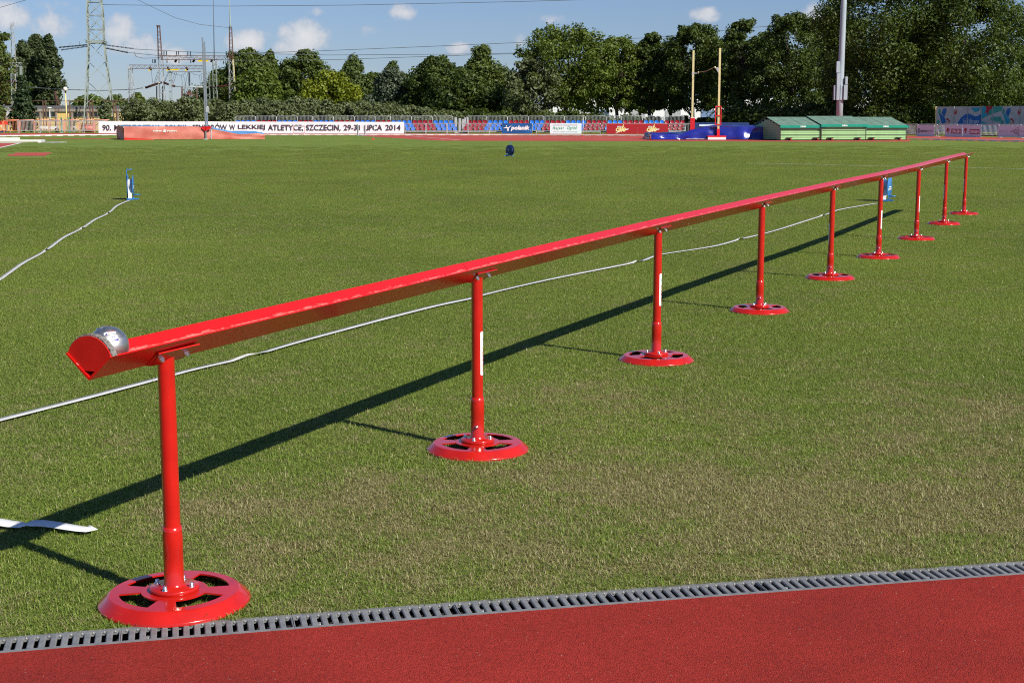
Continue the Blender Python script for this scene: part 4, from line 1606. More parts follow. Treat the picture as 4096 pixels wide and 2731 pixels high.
onpanel(o, RB2, 'lettering', M['print_black'], f_ortho)
onpanel(o, RB2, 'small_lettering', M['print_grey'], lambda mb: letter(mb, 'SPORT', lambda u, v: RB2.hit(*z8(524 + 112 * u, 708 - 42 * v), .02), 0, 0))
for (xa, xb, ya, yb, ex, bx0, bx1, by, lab) in ((850, 1175, 797, 800, 875, 972, 1162, (645, 733), 'white board with red eagle emblem and red name box, left of the pair'), (1180, 1532, 800, 806, 1207, 1320, 1506, (650, 740), 'white board with red eagle emblem and red name box, right of the pair')):
    o = panel('sponsor_board', RB2, [z8(xa, ya), z8(xb, yb), z8(xb + 8, 580), z8(xa + 8, 577)], M['board_white'], lab, 'sponsor board', 'sponsor boards on the barriers')

    def f_box(mb):
        pts_ = [(bx0, by[1]), (bx1, by[1] + 3), (bx1 + 3, by[0] + 3), (bx0 + 2, by[0])]
        pxpoly(mb, RB2, [z8(*p) for p in pts_], .02)
        e = [(0, 60), (18, 10), (30, -8), (55, 0), (68, 40), (66, 62), (56, 38), (48, 30), (38, 40), (46, 70), (40, 112), (26, 70), (20, 42)]
        pxpoly(mb, RB2, [z8(ex + x_, 632 + y_) for x_, y_ in e[:5] + [e[5], e[6], e[7]]][:8], .02)
        pxpoly(mb, RB2, [z8(ex + x_, 632 + y_) for x_, y_ in ((18, 30), (40, 26), (48, 66), (40, 112), (26, 72))], .022)
    onpanel(o, RB2, 'emblem', M['board_red'], f_box)
    onpanel(o, RB2, 'lettering', M['print_white'], lambda mb: letter(mb, 'ORLEN', lambda u, v: RB2.hit(*z8(bx0 + 12 + (bx1 - bx0 - 22) * u, by[1] - 14 + 2 * u - 60 * v), .03), 0, .05))
o = panel('sponsor_board', RB2, [z8(1855, 797), z8(2700, 806), z8(2700, 590), z8(1858, 585)], M['board_white'], 'white board with a cloud of small coloured diamonds at the right edge', 'sponsor board', 'sponsor boards on the barriers')
onpanel(o, RB2, 'lettering', M['print_grey'], lambda mb: (letter(mb, 'NETIA', lambda u, v: RB2.hit(*z8(1890 + 160 * u, 703 - 28 * v), .02), 0, 0, 0, 1.8), letter(mb, 'NETIA', lambda u, v: RB2.hit(*z8(2290 + 160 * u, 705 - 28 * v), .02), 0, 0, 0, 1.8)))


def f_dots(mb):
    r_ = random.Random(5)
    for i in range(90):
        u = r_.random()
        x_ = 2080 + 185 * (u ** .6)
        half = 100 * (u ** .8)
        y_ = 692 + r_.uniform(-half, half)
        s_ = 5 + 3 * r_.random()
        pxpoly(mb, RB2, [z8(x_ - s_ * .7, y_), z8(x_, y_ + s_), z8(x_ + s_ * .9, y_ - s_ * .2), z8(x_ + s_ * .2, y_ - s_ * 1.2)], .02, r_.choice([0, 0, 1, 2]))


onpanel(o, RB2, 'diamonds', [M['cloth_red'], M['print_grey'], M['cloth_teal']], f_dots)

# crowd barriers: one prototype, copied along both lines
BWID = 2.36


def barrier_proto(h=1.08):
    o = empty('crowd_barrier')
    mb = MB()
    r_ = .1
    w = BWID
    loop = []
    for (cx_, cz_, a0_) in ((w - r_, h - r_, 0), (r_, h - r_, 90), (r_, .2 + r_, 180), (w - r_, .2 + r_, 270)):
        for k in range(4):
            a = math.radians(a0_ + 30 * k)
            loop.append((cx_ + r_ * math.cos(a), 0, cz_ + r_ * math.sin(a)))
    mb.tube(loop + [loop[0]], .03, 5, caps=False)
    mb.build('frame', M['galv'], o)
    mb = MB()
    n = 17
    for k in range(1, n):
        x = w * k / n
        mb.beam((x, 0, .21), (x, 0, h - .01), .021)
    mb.build('bars', M['galv'], o)
    f = MB(); f.beam((0, 0, 0), (0, 0, .5), .035); f.box((-.03, -.3, 0), (.03, .3, .03))
    f1 = f.build('foot', M['galv'], o, (.08, 0, 0))
    share(f1, 'foot', o, (w - .08, 0, 0))
    return o


bproto = barrier_proto()
used_proto = False


def place_barrier(p, rz, lab, grp='grey crowd barriers'):
    global used_proto
    o = bproto if not used_proto else copy_tree(bproto)
    used_proto = True
    o.location = p
    o.rotation_euler = (0, 0, rz)
    tag(o, lab, 'crowd barrier', grp)
    return o


FRONT = {1617: 'right of the banner end before red and blue seats', 1701: 'in front of the red seats near the end of the left stand', 1786: 'in front of the last blue seats of the left stand', 1871: 'at the gap where the right stand begins with red seats',
         1956: 'behind the left half of the bright blue board', 2041: 'behind the right half of the bright blue board', 2143: 'between the bright blue board and the white script board', 2229: 'behind the white script board',
         2315: 'right of the white script board before red seats', 2410: 'behind the left end of the red cafe boards', 2496: 'behind the middle of the left cafe board', 2582: 'behind the right cafe board',
         2676: 'just right of the cafe boards before the last red seats', 2762: 'behind the padded red sleeve of the upright', 2848: 'behind the blue landing mat'}
for px, lab in FRONT.items():
    p = at(px, 479, 152.75)
    place_barrier((p.x, 152.75, 0), 0, 'grey barrier ' + lab)
mbk = [(1000, 'behind the middle of the long banner')]
dv = (Vector((42.5, 118.0, 0)) - Vector((36.4, 130.0, 0))).normalized()
raz = math.atan2(dv.y, dv.x)
st_ = RB.hit(3600, 500)
labs = ['at the right end of the green covers', 'behind the board with the dark round emblem', 'between the round emblem board and the eagle boards', 'behind the eagle boards', 'right of the eagle boards before the mesh banner', 'behind the diamond board', 'at the right edge behind the diamond board']
for i, lab in enumerate(labs):
    p = Vector((st_.x, st_.y, 0)) + dv * (i * 2.42)
    place_barrier(p, raz, 'grey barrier ' + lab)

# big printed mesh banner at right
MBD = Board((40.8, 139.0), (47.5, 131.0))
o = panel('mesh_banner', MBD, [z8(668, 700), z8(2900, 720), z8(2900, 205), z8(690, 226)], M['mesh_cloth'], 'large printed mesh banner with blue waves standing under the right hand trees', 'banner', None, .01)
z9 = z8


def f_shapes(mb):
    P_ = lambda pts_, mi, off: pxpoly(mb, MBD, [z8(*p) for p in pts_], off, mi)
    P_([(1105, 520), (1150, 440), (1230, 375), (1290, 352), (1350, 375), (1420, 405), (1480, 400), (1540, 355), (1530, 600), (1160, 600), (1115, 565)], 0, .02)
    P_([(1345, 245), (1535, 240), (1490, 310), (1440, 330), (1395, 312)], 1, .02)
    P_([(1540, 350), (1600, 225), (1950, 215), (1930, 300), (1800, 345), (1660, 400), (1545, 460)], 2, .018)
    P_([(1560, 225), (1640, 225), (1700, 330), (1640, 400), (1540, 440)], 1, .022)
    P_([(1630, 215), (1775, 212), (1770, 245), (1700, 290), (1665, 385), (1645, 330), (1595, 350), (1640, 290)], 3, .026)
    P_([(1700, 450), (1760, 420), (1920, 412), (1915, 515), (1800, 500)], 2, .024)
    P_([(1548, 490), (1640, 540), (1860, 590), (1700, 660), (1540, 680)], 1, .02)
    for dx in (0, 1215):
        P_([(735 + dx, 330), (790 + dx, 370), (860 + dx, 450), (870 + dx, 520), (800 + dx, 575), (775 + dx, 480)], 0 if dx == 0 else 1, .02)
        P_([(790 + dx, 345), (820 + dx, 270), (880 + dx, 250), (880 + dx, 320), (840 + dx, 420)], 0, .022)
        P_([(690 + dx, 545), (720 + dx, 470), (760 + dx, 500), (740 + dx, 560)], 2, .02)
        P_([(720 + dx, 340), (745 + dx, 250), (775 + dx, 300), (760 + dx, 370)], 2, .02)
        P_([(870 + dx, 470), (905 + dx, 440), (945 + dx, 490), (940 + dx, 550), (920 + dx, 490)], 3, .024)
        P_([(860 + dx, 560), (880 + dx, 505), (915 + dx, 520), (925 + dx, 575)], 4, .023)
        P_([(1015 + dx, 380), (1025 + dx, 280), (1085 + dx, 280), (1075 + dx, 370)], 4, .02)
        P_([(1028 + dx, 285), (1055 + dx, 330), (1080 + dx, 285), (1070 + dx, 370), (1020 + dx, 365)], 3, .023)


onpanel(o, MBD, 'print', [M['cloth_blue'], M['cloth_aqua'], M['cloth_teal'], M['cloth_red'], M['cloth_pink']], f_shapes)
onpanel(o, MBD, 'lettering', M['print_white'], lambda mb: (letter(mb, "ʃtʃe'tʃin", lambda u, v: MBD.hit(*z8(1205 + 190 * u, 562 - 110 * v), .05), 0, .0), letter(mb, '2050', lambda u, v: MBD.hit(*z8(1402 + 100 * u, 535 - 48 * v), .05), 0, .01)))
for zx in (682, 1030, 1290, 1550, 1760, 2280):
    a, b = MBD.hit(*z8(zx, 222), -.03), MBD.hit(*z8(zx - 8, 720), -.03)
    mb = MB(); mb.beam(Vector((b.x, b.y, 0)) - o.location, a - o.location, .12)
    mb.build('pole', M['print_cream'] if zx == 682 else M['print_grey'], o)

# ================================================================== STANDS WITH SEATS
seat_mb = MB()
sw = .43
prof = [(.40, .0), (.38, -.03), (.04, .0), (-.02, .06), (-.06, .22), (-.075, .36), (-.06, .40)]
nx = 6
vs, fs = [], []
for (d_, h_) in prof:
    for i in range(nx + 1):
        t = i / nx * 2 - 1
        wfac = 1.0 if h_ < .3 else (.93 if h_ < .38 else .74)
        cup = .035 * t * t
        vs.append((t * sw / 2 * wfac, -d_ + .4 - (cup if h_ > .04 else 0), h_ + (cup if h_ <= .04 else -cup * .6)))
for j in range(len(prof) - 1):
    for i in range(nx):
        fs.append((j * (nx + 1) + i, j * (nx + 1) + i + 1, (j + 1) * (nx + 1) + i + 1, (j + 1) * (nx + 1) + i))
seat_mb.add(vs, fs, 0, True)
pattern = []
for i, n in enumerate((4, 4, 4, 3, 4, 4, 4, 3, 4, 4, 4)):
    pattern += [i % 2] * n
seat_src = {}


def put_seat(col_, parent, l_):
    key = 'seat_blue' if col_ else 'seat_red'
    if key not in seat_src:
        seat_src[key] = seat_mb.build('seat', M[key], parent, l_)
    else:
        share(seat_src[key], 'seat', parent, l_)


SY = 158.2
panel_src = None
for (x0px, first_blue, shift, skip, lab) in ((951, 1, .24, [(0, 1595)], 'left stand of blue and red plastic seats behind the long white banner'),
                                            (1878, 0, -.2, [(2020, 2108), (2212, 2312), (2440, 2655)], 'right stand of red and blue plastic seats behind the sponsor boards')):
    p = at(x0px, 479, SY)
    o = empty('seating_stand', (p.x, SY, 0))
    tag(o, lab, 'seating stand', 'temporary seating stands')
    pitch = .572
    for row in range(3):
        z = 1.03 - .335 * row
        y = -.78 * row
        for k in range(42):
            px = x0px + 20.5 * k + shift * 36 * row
            if row and any(a < px < b for a, b in skip): continue
            blue = pattern[k] == (0 if first_blue else 1)
            put_seat(blue, o, (k * pitch + shift * row, y - .2, z))
        mb = MB(); mb.box((-.4 + shift * row, y - .45, z - .09), (41 * pitch + .4 + shift * row, y + .28, z - .05)); mb.build('deck', M['galv'], o)
        mb = MB()
        for k in range(0, 43, 3):
            mb.beam((k * pitch - .28 + shift * row, y - .1, 0), (k * pitch - .28 + shift * row, y - .1, z - .09), .06)
        mb.build('deck_legs', M['galv'], o)
    x = -.36
    for n in (4, 4, 4, 3, 4, 4, 4, 3, 4, 4, 4):
        w_ = n * pitch - .05
        mb = MB()
        zt, zb = 1.87, .98
        lp = [(x, .5, zb), (x, .5, zt - .08), (x + .08, .5, zt), (x + w_ - .08, .5, zt), (x + w_, .5, zt - .08), (x + w_, .5, zb)]
        mb.tube(lp + [lp[0]], .03, 5, caps=False)
        nb_ = int(w_ / .14)
        for k in range(1, nb_):
            mb.beam((x + w_ * k / nb_, .5, zb), (x + w_ * k / nb_, .5, zt), .022)
        mb.build('guard_panel', M['galv'], o)
        x += n * pitch
    xe = 41 * pitch + .4
    for sx in ((xe, xe + .45, xe + .8) if first_blue else (-.55, -.35)):
        i = 0
        mb = MB(); mb.box((sx, -.5, 0), (sx + .26, -.42, 1.75 - .25 * abs(sx - (xe if first_blue else -.35)))); mb.build('end_panel', M['galv'], o)


# ================================================================== HURDLES AND MARKER POLES
def hurdle(p, rz, w, h, lab, striped):
    o = empty('hurdle', p, rz)
    tag(o, lab, 'hurdle', 'hurdles near the banner')
    if striped:
        l0 = None
        for sx in (-w / 2, w / 2):
            mb = MB()
            for k in range(8):
                mb.box((sx - .035, -.035, h * k / 8), (sx + .035, .035, h * (k + 1) / 8), k % 2)
            mb.build('leg', [M['white_paint'], M['bright_red']], o)
    else:
        for sx in (-w / 2, w / 2):
            mb = MB(); mb.box((sx - .06, -.06, 0), (sx + .06, .06, h - .06)); mb.build('leg', M['galv'], o)
            mb = MB(); mb.box((sx - .04, -.6, 0), (sx + .04, .05, .05)); mb.build('foot', M['galv'], o)
    mb = MB(); mb.box((-w / 2 - .06, -.03, h - .13), (w / 2 + .06, .03, h)); mb.build('top_bar', M['white_paint'] if not striped else M['galv'], o)
    mb = MB(); mb.beam((-w / 2, 0, .12), (w / 2, 0, .12), .05); mb.build('cross_bar', M['galv'], o)


hurdle(at(1194, 479, 149.8) * Vector((1, 1, 0)), 0, 1.15, .86, 'low hurdle with red and white striped legs in front of the lettering', True)
hurdle(at(1445, 479, 133.5) * Vector((1, 1, 0)), math.radians(58), 1.1, 1.1, 'grey hurdle on the far track in front of the banner dates', False)
for (px, pb, pt, top_px, lab) in ((1492, 559, 489, 1501, 'thin leaning marker pole at the grass edge before the banner'), (2332, 551, 468, 2333, 'thin upright marker pole on a red foot by the white script board')):
    p = G(px, pb); t = at(top_px, pt, p.y)
    o = empty('marker_pole', p); tag(o, lab, 'pole')
    mb = MB(); mb.tube([(0, 0, .03), t - p], .018, 6); mb.build('rod', M['white_paint'], o)
    mb = MB(); mb.lathe([(.0001, .08), (.07, .07), (.16, .0)], 12); mb.build('foot', M['bright_red'], o)

# ================================================================== FLOODLIGHT MAST
FY = 131
p = at(3357, 479, FY)
o = empty('floodlight_mast', (p.x, FY, 0))
tag(o, 'tall tapering grey floodlight mast with cabinets rising above the green covers', 'mast')
mb = MB(); mb.tube([(0, 0, 0), (0, 0, 4.2), (.05, 0, 12.5), (.05, 0, 24)], [.30, .29, .25, .19], 24); mb.build('pole', M['mast_grey'], o)


def mbx(x0, x1, y0, y1, d0, d1, nm='cabinet'):
    a, b = at(x0, y1, FY) - o.location, at(x1, y0, FY) - o.location
    mb = MB(); mb.box((a.x, d0, a.z), (b.x, d1, b.z)); mb.build(nm, M['mast_grey'], o)


mbx(3341.5, 3356, 247, 292, -.45, -.2); mbx(3340.5, 3356.5, 294.5, 401, -.52, -.2); mbx(3332, 3340, 342, 401, -.4, .1); mbx(3357, 3368.5, 340, 400.5, -.38, -.2); mbx(3369.5, 3386, 341, 400, -.5, .0); mbx(3377, 3387, 308, 339.5, -.45, 0)

# ================================================================== LEFT BACKGROUND: FENCE, BUILDING, LAMPS
PF = Board((-90, 165.0), (90, 165.0))
fo = empty('pitch_fence', PF.hit(200, 531) * Vector((1, 1, 0)))
tag(fo, 'faded pink railing of rounded panels along the far left of the track', 'fence')


def fence_panel(x0, x1, z0, z1, r_, tube_r, nbars, nm, m, parent, y=0):
    lp = []
    for (cx_, cz_, a0_) in ((x1 - r_, z1 - r_, 0), (x0 + r_, z1 - r_, 90), (x0 + r_, z0 + r_, 180), (x1 - r_, z0 + r_, 270)):
        for k in range(4):
            a = math.radians(a0_ + 30 * k)
            lp.append((cx_ + r_ * math.cos(a), y, cz_ + r_ * math.sin(a)))
    mb = MB()
    mb.tube(lp + [lp[0]], tube_r, 6, caps=False)
    for k in range(1, nbars):
        x = x0 + (x1 - x0) * k / nbars
        mb.beam((x, y, z0), (x, y, z1), .018)
    return mb.build(nm, m, parent)


pxs = [-165, -105, -45, 15, 77.5, 137, 198, 258, 318, 378, 438]
for i, (a, b) in enumerate(zip(pxs, pxs[1:])):
    xa, xb = PF.hit(a, 500).x - fo.location.x, PF.hit(b, 500).x - fo.location.x
    m = M['orange_paint'] if a in (15, -45) else M['pink_paint']
    fence_panel(xa + .14, xb - .14, .22, 1.34, .16, .035, 9, 'fence_panel', m, fo)
    mb = MB(); mb.beam((xa, 0, 0), (xa, 0, 1.46), .075); mb.build('post', m, fo)
    mb = MB(); mb.tube([(xa, 0, 1.46), (xb, 0, 1.46)], .045, 8); mb.build('top_rail', m, fo)
for i, (px, lab) in enumerate(((68, 'showing dark spruce behind it'), (156, 'in front of the white cart'), (244, 'around the lamp post foot'), (333, 'left of the white banner end'))):
    p = at(px, 479, 163.6)
    bo = place_barrier((p.x, 163.6, 0), 0, 'tall grey barrier before pink railing, ' + lab)
    bo.scale = (1.06, 1, 1.27)

# low yellow building
YB = 190
bl = Board((-120, YB), (120, YB))
p = bl.hit(200, 479) * Vector((1, 1, 0))
ho = empty('low_building', p)
tag(ho, 'long low yellow building with grey flat roof behind the pink railing', 'building')
hx = lambda px: bl.hit(px, 479).x - p.x
hz = lambda py: bl.hit(200, py).z
mb = MB(); mb.box((hx(-260), -.12, 0), (hx(545), 7, hz(446))); mb.build('wall', M['wall_yellow'], ho)
mb = MB(); mb.box((hx(-270), -.25, hz(436)), (hx(552), 7.4, hz(429))); mb.prism([(hx(-270), -.2, hz(429)), (hx(552), -.2, hz(429)), (hx(552), 3.5, hz(423)), (hx(-270), 3.5, hz(423))], (0, 0, .02)); mb.build('roof', M['roof_grey'], ho)
mb = MB(); mb.box((hx(-268), -.3, hz(447)), (hx(550), -.26, hz(436.3))); mb.build('fascia', M['fascia'], ho)
pil = None
for px in (-100, -36, 29, 102, 164.6, 228, 290, 353, 414, 475, 535):
    if pil is None:
        mb = MB(); mb.box((-.12, -.24, 0), (.12, -.1, hz(447.2))); pil = mb.build('pillar', M['fascia'], ho, (hx(px), 0, 0))
    else: share(pil, 'pillar', ho, (hx(px), 0, 0))
for a, b in ((172, 224), (295, 349), (362, 410), (110, 160), (-30, 22)):
    mb = MB(); mb.box((hx(a), -.16, hz(467)), (hx(b), -.125, hz(451)))
    w_ = mb.build('window', M['glass_dark'], ho)
    mb = MB()
    for t in (0, .33, .66, 1):
        x = hx(a) + (hx(b) - hx(a)) * t
        mb.box((x - .03, -.2, hz(467)), (x + .03, -.165, hz(451)))
    mb.box((hx(a) - .05, -.22, hz(468.5)), (hx(b) + .05, -.125, hz(467.2)))
    mb.build('window_frame', M['fascia'], w_)

# tall rusty ball fence posts
RF = Board((-120, 178), (120, 178))
ro = empty('ball_fence', RF.hit(250, 479) * Vector((1, 1, 0)))
tag(ro, 'tall rusty ball fence frame with paired posts before the yellow building', 'fence')
rx = lambda px: RF.hit(px, 479).x - ro.location.x
zr = RF.hit(250, 404).z
for px in (-60, 84, 180, 275, 367, 461):
    for dx in (-.16, .16):
        mb = MB(); mb.beam((rx(px) + dx, 0, 0), (rx(px) + dx, 0, zr + .08), .11); mb.build('post', M['rust'], ro)
for a, b in ((-60, 84), (84, 180), (180, 275), (275, 367), (367, 461), (461, 545)):
    mb = MB(); mb.beam((rx(a), 0, zr), (rx(b), 0, zr), .06); mb.beam((rx(a), 0, .9), (rx(b), 0, .9), .05); mb.build('rail', M['rust'], ro)

# lamps
p = at(262, 479, 164.2)
o = empty('street_lamp', (at(267, 479, 164.2).x, 164.2, 0)); tag(o, 'slim lamp post with a round white globe by the pylon', 'lamp post')
zt = at(262, 357, 164.2).z
mb = MB(); mb.tube([(0, 0, 0), (0, 0, zt - .3)], [.085, .055], 10); mb.build('post', M['pink_paint'] if False else M['print_cream'], o)
mb = MB(); mb.lathe([(.04, -.55), (.1, -.3), (.12, -.18)], 12, (0, 0, zt)); mb.build('collar', M['black'], o)
mb = MB(); mb.ball((0, 0, zt), .25, 20); mb.build('globe', M['lamp_globe'], o)
o = empty('street_lamp', (at(200, 479, 171).x, 171, 0)); tag(o, 'short grey lamp post with a flat mushroom shade beside the rusty posts', 'lamp post')
zt = at(200, 433, 171).z
mb = MB(); mb.tube([(0, 0, 0), (0, 0, zt - .2)], .07, 8); mb.build('post', M['galv'], o)
mb = MB(); mb.lathe([(.08, -.3), (.16, -.05), (.28, .0), (.27, .04), (.02, .12), (.0001, .12)], 16, (0, 0, zt)); mb.build('shade', M['lamp_globe'], o)

# dish, posts and clutter behind the railing
DYY = 172
p = at(30, 479, DYY)
o = empty('satellite_dish', (p.x, DYY, 0)); tag(o, 'large round white satellite dish beside the dark spruce', 'satellite dish')
zc2 = at(30, 446, DYY).z
q_ = Vector((-.35, -.92, .15)).to_track_quat('Z', 'Y').to_matrix().to_4x4()
mb = MB(); mb.lathe([(.0001, 0), (.25, .02), (.45, .07), (.50, .10), (.48, .12)], 24, (0, 0, zc2), q_); mb.build('bowl', M['dish'], o)
mb = MB(); mb.beam((.25, .12, 0), (.2, .1, zc2), .1); mb.build('stand', M['galv'], o)
mb = MB(); mb.tube([(.1, 0, zc2 - .3), (.05, -.4, zc2 - .02)], .025, 6); mb.ball((.05, -.42, zc2), .07, 8); mb.build('feed_arm', M['galv'], o)
for px, lab in ((245, 'left green post behind the railing near the lamp'), (276, 'right green post behind the railing near the lamp')):
    p = at(px, 479, 168); mb = MB(); mb.beam((0, 0, 0), (0, 0, 1.75), .13); mb.box((-.2, -.05, 0), (.2, .05, .06))
    tag(mb.build('post', M['teal_post'], None, (p.x, 168, 0)), lab, 'post', 'green posts behind the railing')
    bpy.data.objects[-1].name if False else None
p = at(196, 479, 168.5)
o = empty('hand_cart', (p.x, 168.5, 0)); tag(o, 'white cart with a small wheel behind the pink railing', 'cart')
mb = MB(); mb.prism([(-1.0, -.3, .45), (1.0, -.3, .35), (1.0, -.3, .72), (-1.1, -.3, .72)], (0, .6, 0)); mb.build('body', M['white_paint'], o)
mb = MB(); mb.lathe([(.16, -.05), (.28, -.05), (.28, .05), (.16, .05)], 16, (1.0, -.4, .28), Matrix.Rotation(math.pi / 2, 4, 'X')); mb.build('wheel', M['black'], o)
mb = MB(); mb.beam((-1.0, 0, .0), (-1.0, 0, .5), .08); mb.build('leg', M['galv'], o)
p = at(292, 479, 168.3)
mb = MB(); mb.lathe([(.2, -.1), (.36, -.1), (.38, 0), (.36, .1), (.2, .1)], 18, (0, 0, .38), Matrix.Rotation(math.pi / 2, 4, 'X') @ Matrix.Rotation(.5, 4, 'Y'))
tag(mb.build('hose_reel', M['cloth_dirt'], None, (p.x, 168.3, 0)), 'grey round hose reel behind the railing right of the lamp', 'hose reel')
p = at(352, 479, 168.6)
o = empty('roller', (p.x, 168.6, 0)); tag(o, 'rusty brown ground roller behind the railing near the banner end', 'roller')
mb = MB(); mb.tube([(-.7, 0, .45), (.7, 0, .45)], .45, 18); mb.build('drum', M['mat_red'], o)
mb = MB(); mb.beam((-.75, 0, .45), (-.75, -.5, 1.0), .06); mb.beam((.75, 0, .45), (.75, -.5, 1.0), .06); mb.beam((-.75, -.5, 1.0), (.75, -.5, 1.0), .06); mb.build('handle', M['rust'], o)
p = at(5, 479, 169)
o = empty('canopy', (p.x, 169, 0)); tag(o, 'red canopy stack with striped side at the far left edge', 'canopy')
mb = MB(); mb.prism([(-2, -.5, .9), (.55, -.5, .9), (.4, -.5, 1.35), (-2, -.5, 1.45)], (0, 1.2, 0)); mb.build('roof', M['mat_red_fresh'], o)
for k in range(7):
    mb = MB(); mb.beam((-1.7 + .3 * k, -.45, .85), (-1.35 + .3 * k, -.45, .25), .1); mb.build('stripe', M['orange_paint'] if k % 2 else M['white_paint'], o)
mb = MB(); mb.box((-2, -.5, 0), (.3, .6, .22)); mb.build('base', M['board_navy'], o)


# ================================================================== PYLON, SUBSTATION, WIRES
def lattice(mb, a, b, w0, w1, n, t=.07, mi=0):
    a, b = Vector(a), Vector(b)
    ax = (b - a).normalized()
    ref = Vector((0, 1, 0)) if abs(ax.z) > .7 else Vector((0, 0, 1))
    s = ax.cross(ref).normalized()
    u = s.cross(ax)
    c = lambda k, f: a.lerp(b, f) + (s * (1 if k in (0, 1) else -1) + u * (1 if k in (1, 2) else -1)) * (w0 + (w1 - w0) * f) / 2
    for k in range(4):
        mb.beam(c(k, 0), c(k, 1), t, None, mi)
    for i in range(n):
        for k in range(4):
            k2 = (k + 1) % 4
            if i % 2: mb.beam(c(k, i / n), c(k2, (i + 1) / n), t * .6, None, mi)
            else: mb.beam(c(k2, i / n), c(k, (i + 1) / n), t * .6, None, mi)


def ribbed(mb, a, b, r0, r1, n, mi=0):
    a, b = Vector(a), Vector(b)
    pts_, rs = [], []
    for i in range(n):
        for f, r in ((0, r0), (.3, r1), (.55, r1), (.7, r0)):
            pts_.append(a.lerp(b, (i + f) / n)); rs.append(r)
    mb.tube(pts_, rs, 6, mi)


PY = 190
pc = at(386, 180, PY)
pyl = empty('lattice_pylon', (pc.x, PY, 0), math.radians(11))
tag(pyl, 'grey green steel lattice pylon carrying wires, the tallest structure at left', 'pylon')
LV = [0, 3.3, 6.4, 9.0, 11.35, 13.1, 14.9, 16.6, 18.3, 20.2, 22.2, 24.5]


def pw(z):
    for (z0, w0), (z1, w1) in zip(((0, 3.9), (11.35, 1.95), (14.9, 2.0), (17.5, 1.65)), ((11.35, 1.95), (14.9, 2.0), (17.5, 1.65), (24.5, .9))):
        if z <= z1: return w0 + (w1 - w0) * (z - z0) / (z1 - z0)
    return .9


corner = lambda k, z: Vector(((1 if k in (0, 1) else -1) * pw(z) / 2, (1 if k in (1, 2) else -1) * pw(z) / 2, z))
for k in range(4):
    mb = MB()
    for z0, z1 in zip(LV, LV[1:]):
        mb.beam(corner(k, z0), corner(k, z1), .15)
    mb.build('leg', M['pylon_steel'], pyl)
for i, (z0, z1) in enumerate(zip(LV, LV[1:])):
    for k in range(4):
        k2 = (k + 1) % 4
        for (p_, q_) in (((k, z0), (k2, z1)), ((k2, z0), (k, z1))):
            if i < 4 and p_[0] == k2 and k in (1, 3): continue
            mb = MB(); mb.beam(corner(*p_), corner(*q_), .07); mb.build('brace', M['pylon_steel'], pyl)
        if i >= 4:
            mb = MB(); mb.beam(corner(k, z0), corner(k2, z0), .09); mb.build('strut', M['pylon_steel'], pyl)
mb = MB()
for dz in (0, .22):
    mb.beam((-1.1, -3.2, 11.4 + dz), (-1.1, 3.2, 11.4 + dz), .1); mb.beam((1.1, -3.2, 11.4 + dz), (1.1, 3.2, 11.4 + dz), .1); mb.beam((-1.2, -1, 11.4 + dz), (1.2, -1, 11.4 + dz), .16)
mb.build('cross_arm', M['pylon_steel'], pyl)
Pinv = Matrix.Rotation(-math.radians(11), 4, 'Z') @ Matrix.Translation((-pc.x, -PY, 0))
for (a, b, dy) in (((352, 180), (234, 191), 2.0), ((352, 186), (242, 201), -2.0), ((421, 181), (536, 196), 2.0), ((423, 193), (512, 211), -2.0)):
    mb = MB()
    p_, q_ = at(*a, PY + dy), at(*b, PY + dy * 1.6)
    ribbed(mb, Pinv @ p_, Pinv @ q_, .03, .115, 22)
    mb.build('insulator_string', M['insulator'], pyl)
    mb = MB()
    for f in (.3, .62, .95):
        mb.beam(Pinv @ p_.lerp(q_, f), Pinv @ (p_.lerp(q_, f) + Vector((.1, 0, .55))), .035)
    mb.build('arcing_horn', M['pylon_steel'], pyl)


def wire(pts_, lab, r=.034, sag=0.0, m='wire'):
    P_ = [at(*p) for p in pts_]
    out = []
    for a, b in zip(P_, P_[1:]):
        for k in range(10):
            t = k / 10
            out.append(a.lerp(b, t) - Vector((0, 0, sag * 4 * t * (1 - t))))
    out.append(P_[-1])
    mb = MB(); mb.tube(out, r, 5)
    return tag(mb.build('overhead_wire', M[m]), lab, 'wire', 'overhead wires')


wire([(408, 20, 190), (900, 25.5, 191), (1400, 21.5, 192), (2048, 8, 193), (2700, -10, 194)], 'topmost thin wire running right from the pylon to the upper edge')
wire([(925, 216, 200), (1240, 206, 200), (1640, 190, 200), (2130, 169, 200), (2600, 152, 200), (3000, 112, 200), (3330, 84, 200), (4096, 110, 200)], 'thin wire above the middle trees, highest of the three there')
wire([(536, 197, 190), (800, 211, 194), (1320, 221, 198), (1880, 217, 200), (2060, 213, 200), (2300, 208, 200)], 'thin wire above the middle trees, middle one of the three')
wire([(512, 211, 190), (640, 224, 196), (930, 243, 200), (1320, 240, 200), (1880, 221, 200), (2060, 216, 200), (2300, 211, 200)], 'thin wire above the middle trees, lowest of the three')
wire([(541, -4, 192), (700, 72, 196), (800, 99, 198), (918, 112, 200)], 'thin wire sagging from the top edge down to the rusty mast tip', .03)
wire([(-60, 46, 190), (0, 31, 190), (115, -2, 190)], 'short thin wire across the upper left corner', .03)
wire([(60, 347, 186), (145, 352, 192), (222, 357, 196), (400, 363, 200), (540, 358, 200), (600, 345, 200)], 'low horizontal wire between the two substation frames behind the pylon', .05)
wire([(536, 210, 191), (545, 228, 192), (575, 234, 195), (640, 232, 198)], 'drooping jumper wire beside the right insulator string', .03)

SYB = 200


def hang(o, px, y0, y1, thick=.09, m='insulator'):
    mb = MB(); ribbed(mb, at(px, y0, SYB) - o.location, at(px, y1, SYB) - o.location, thick * .45, thick, 5)
    mb.build('insulator', M[m], o)


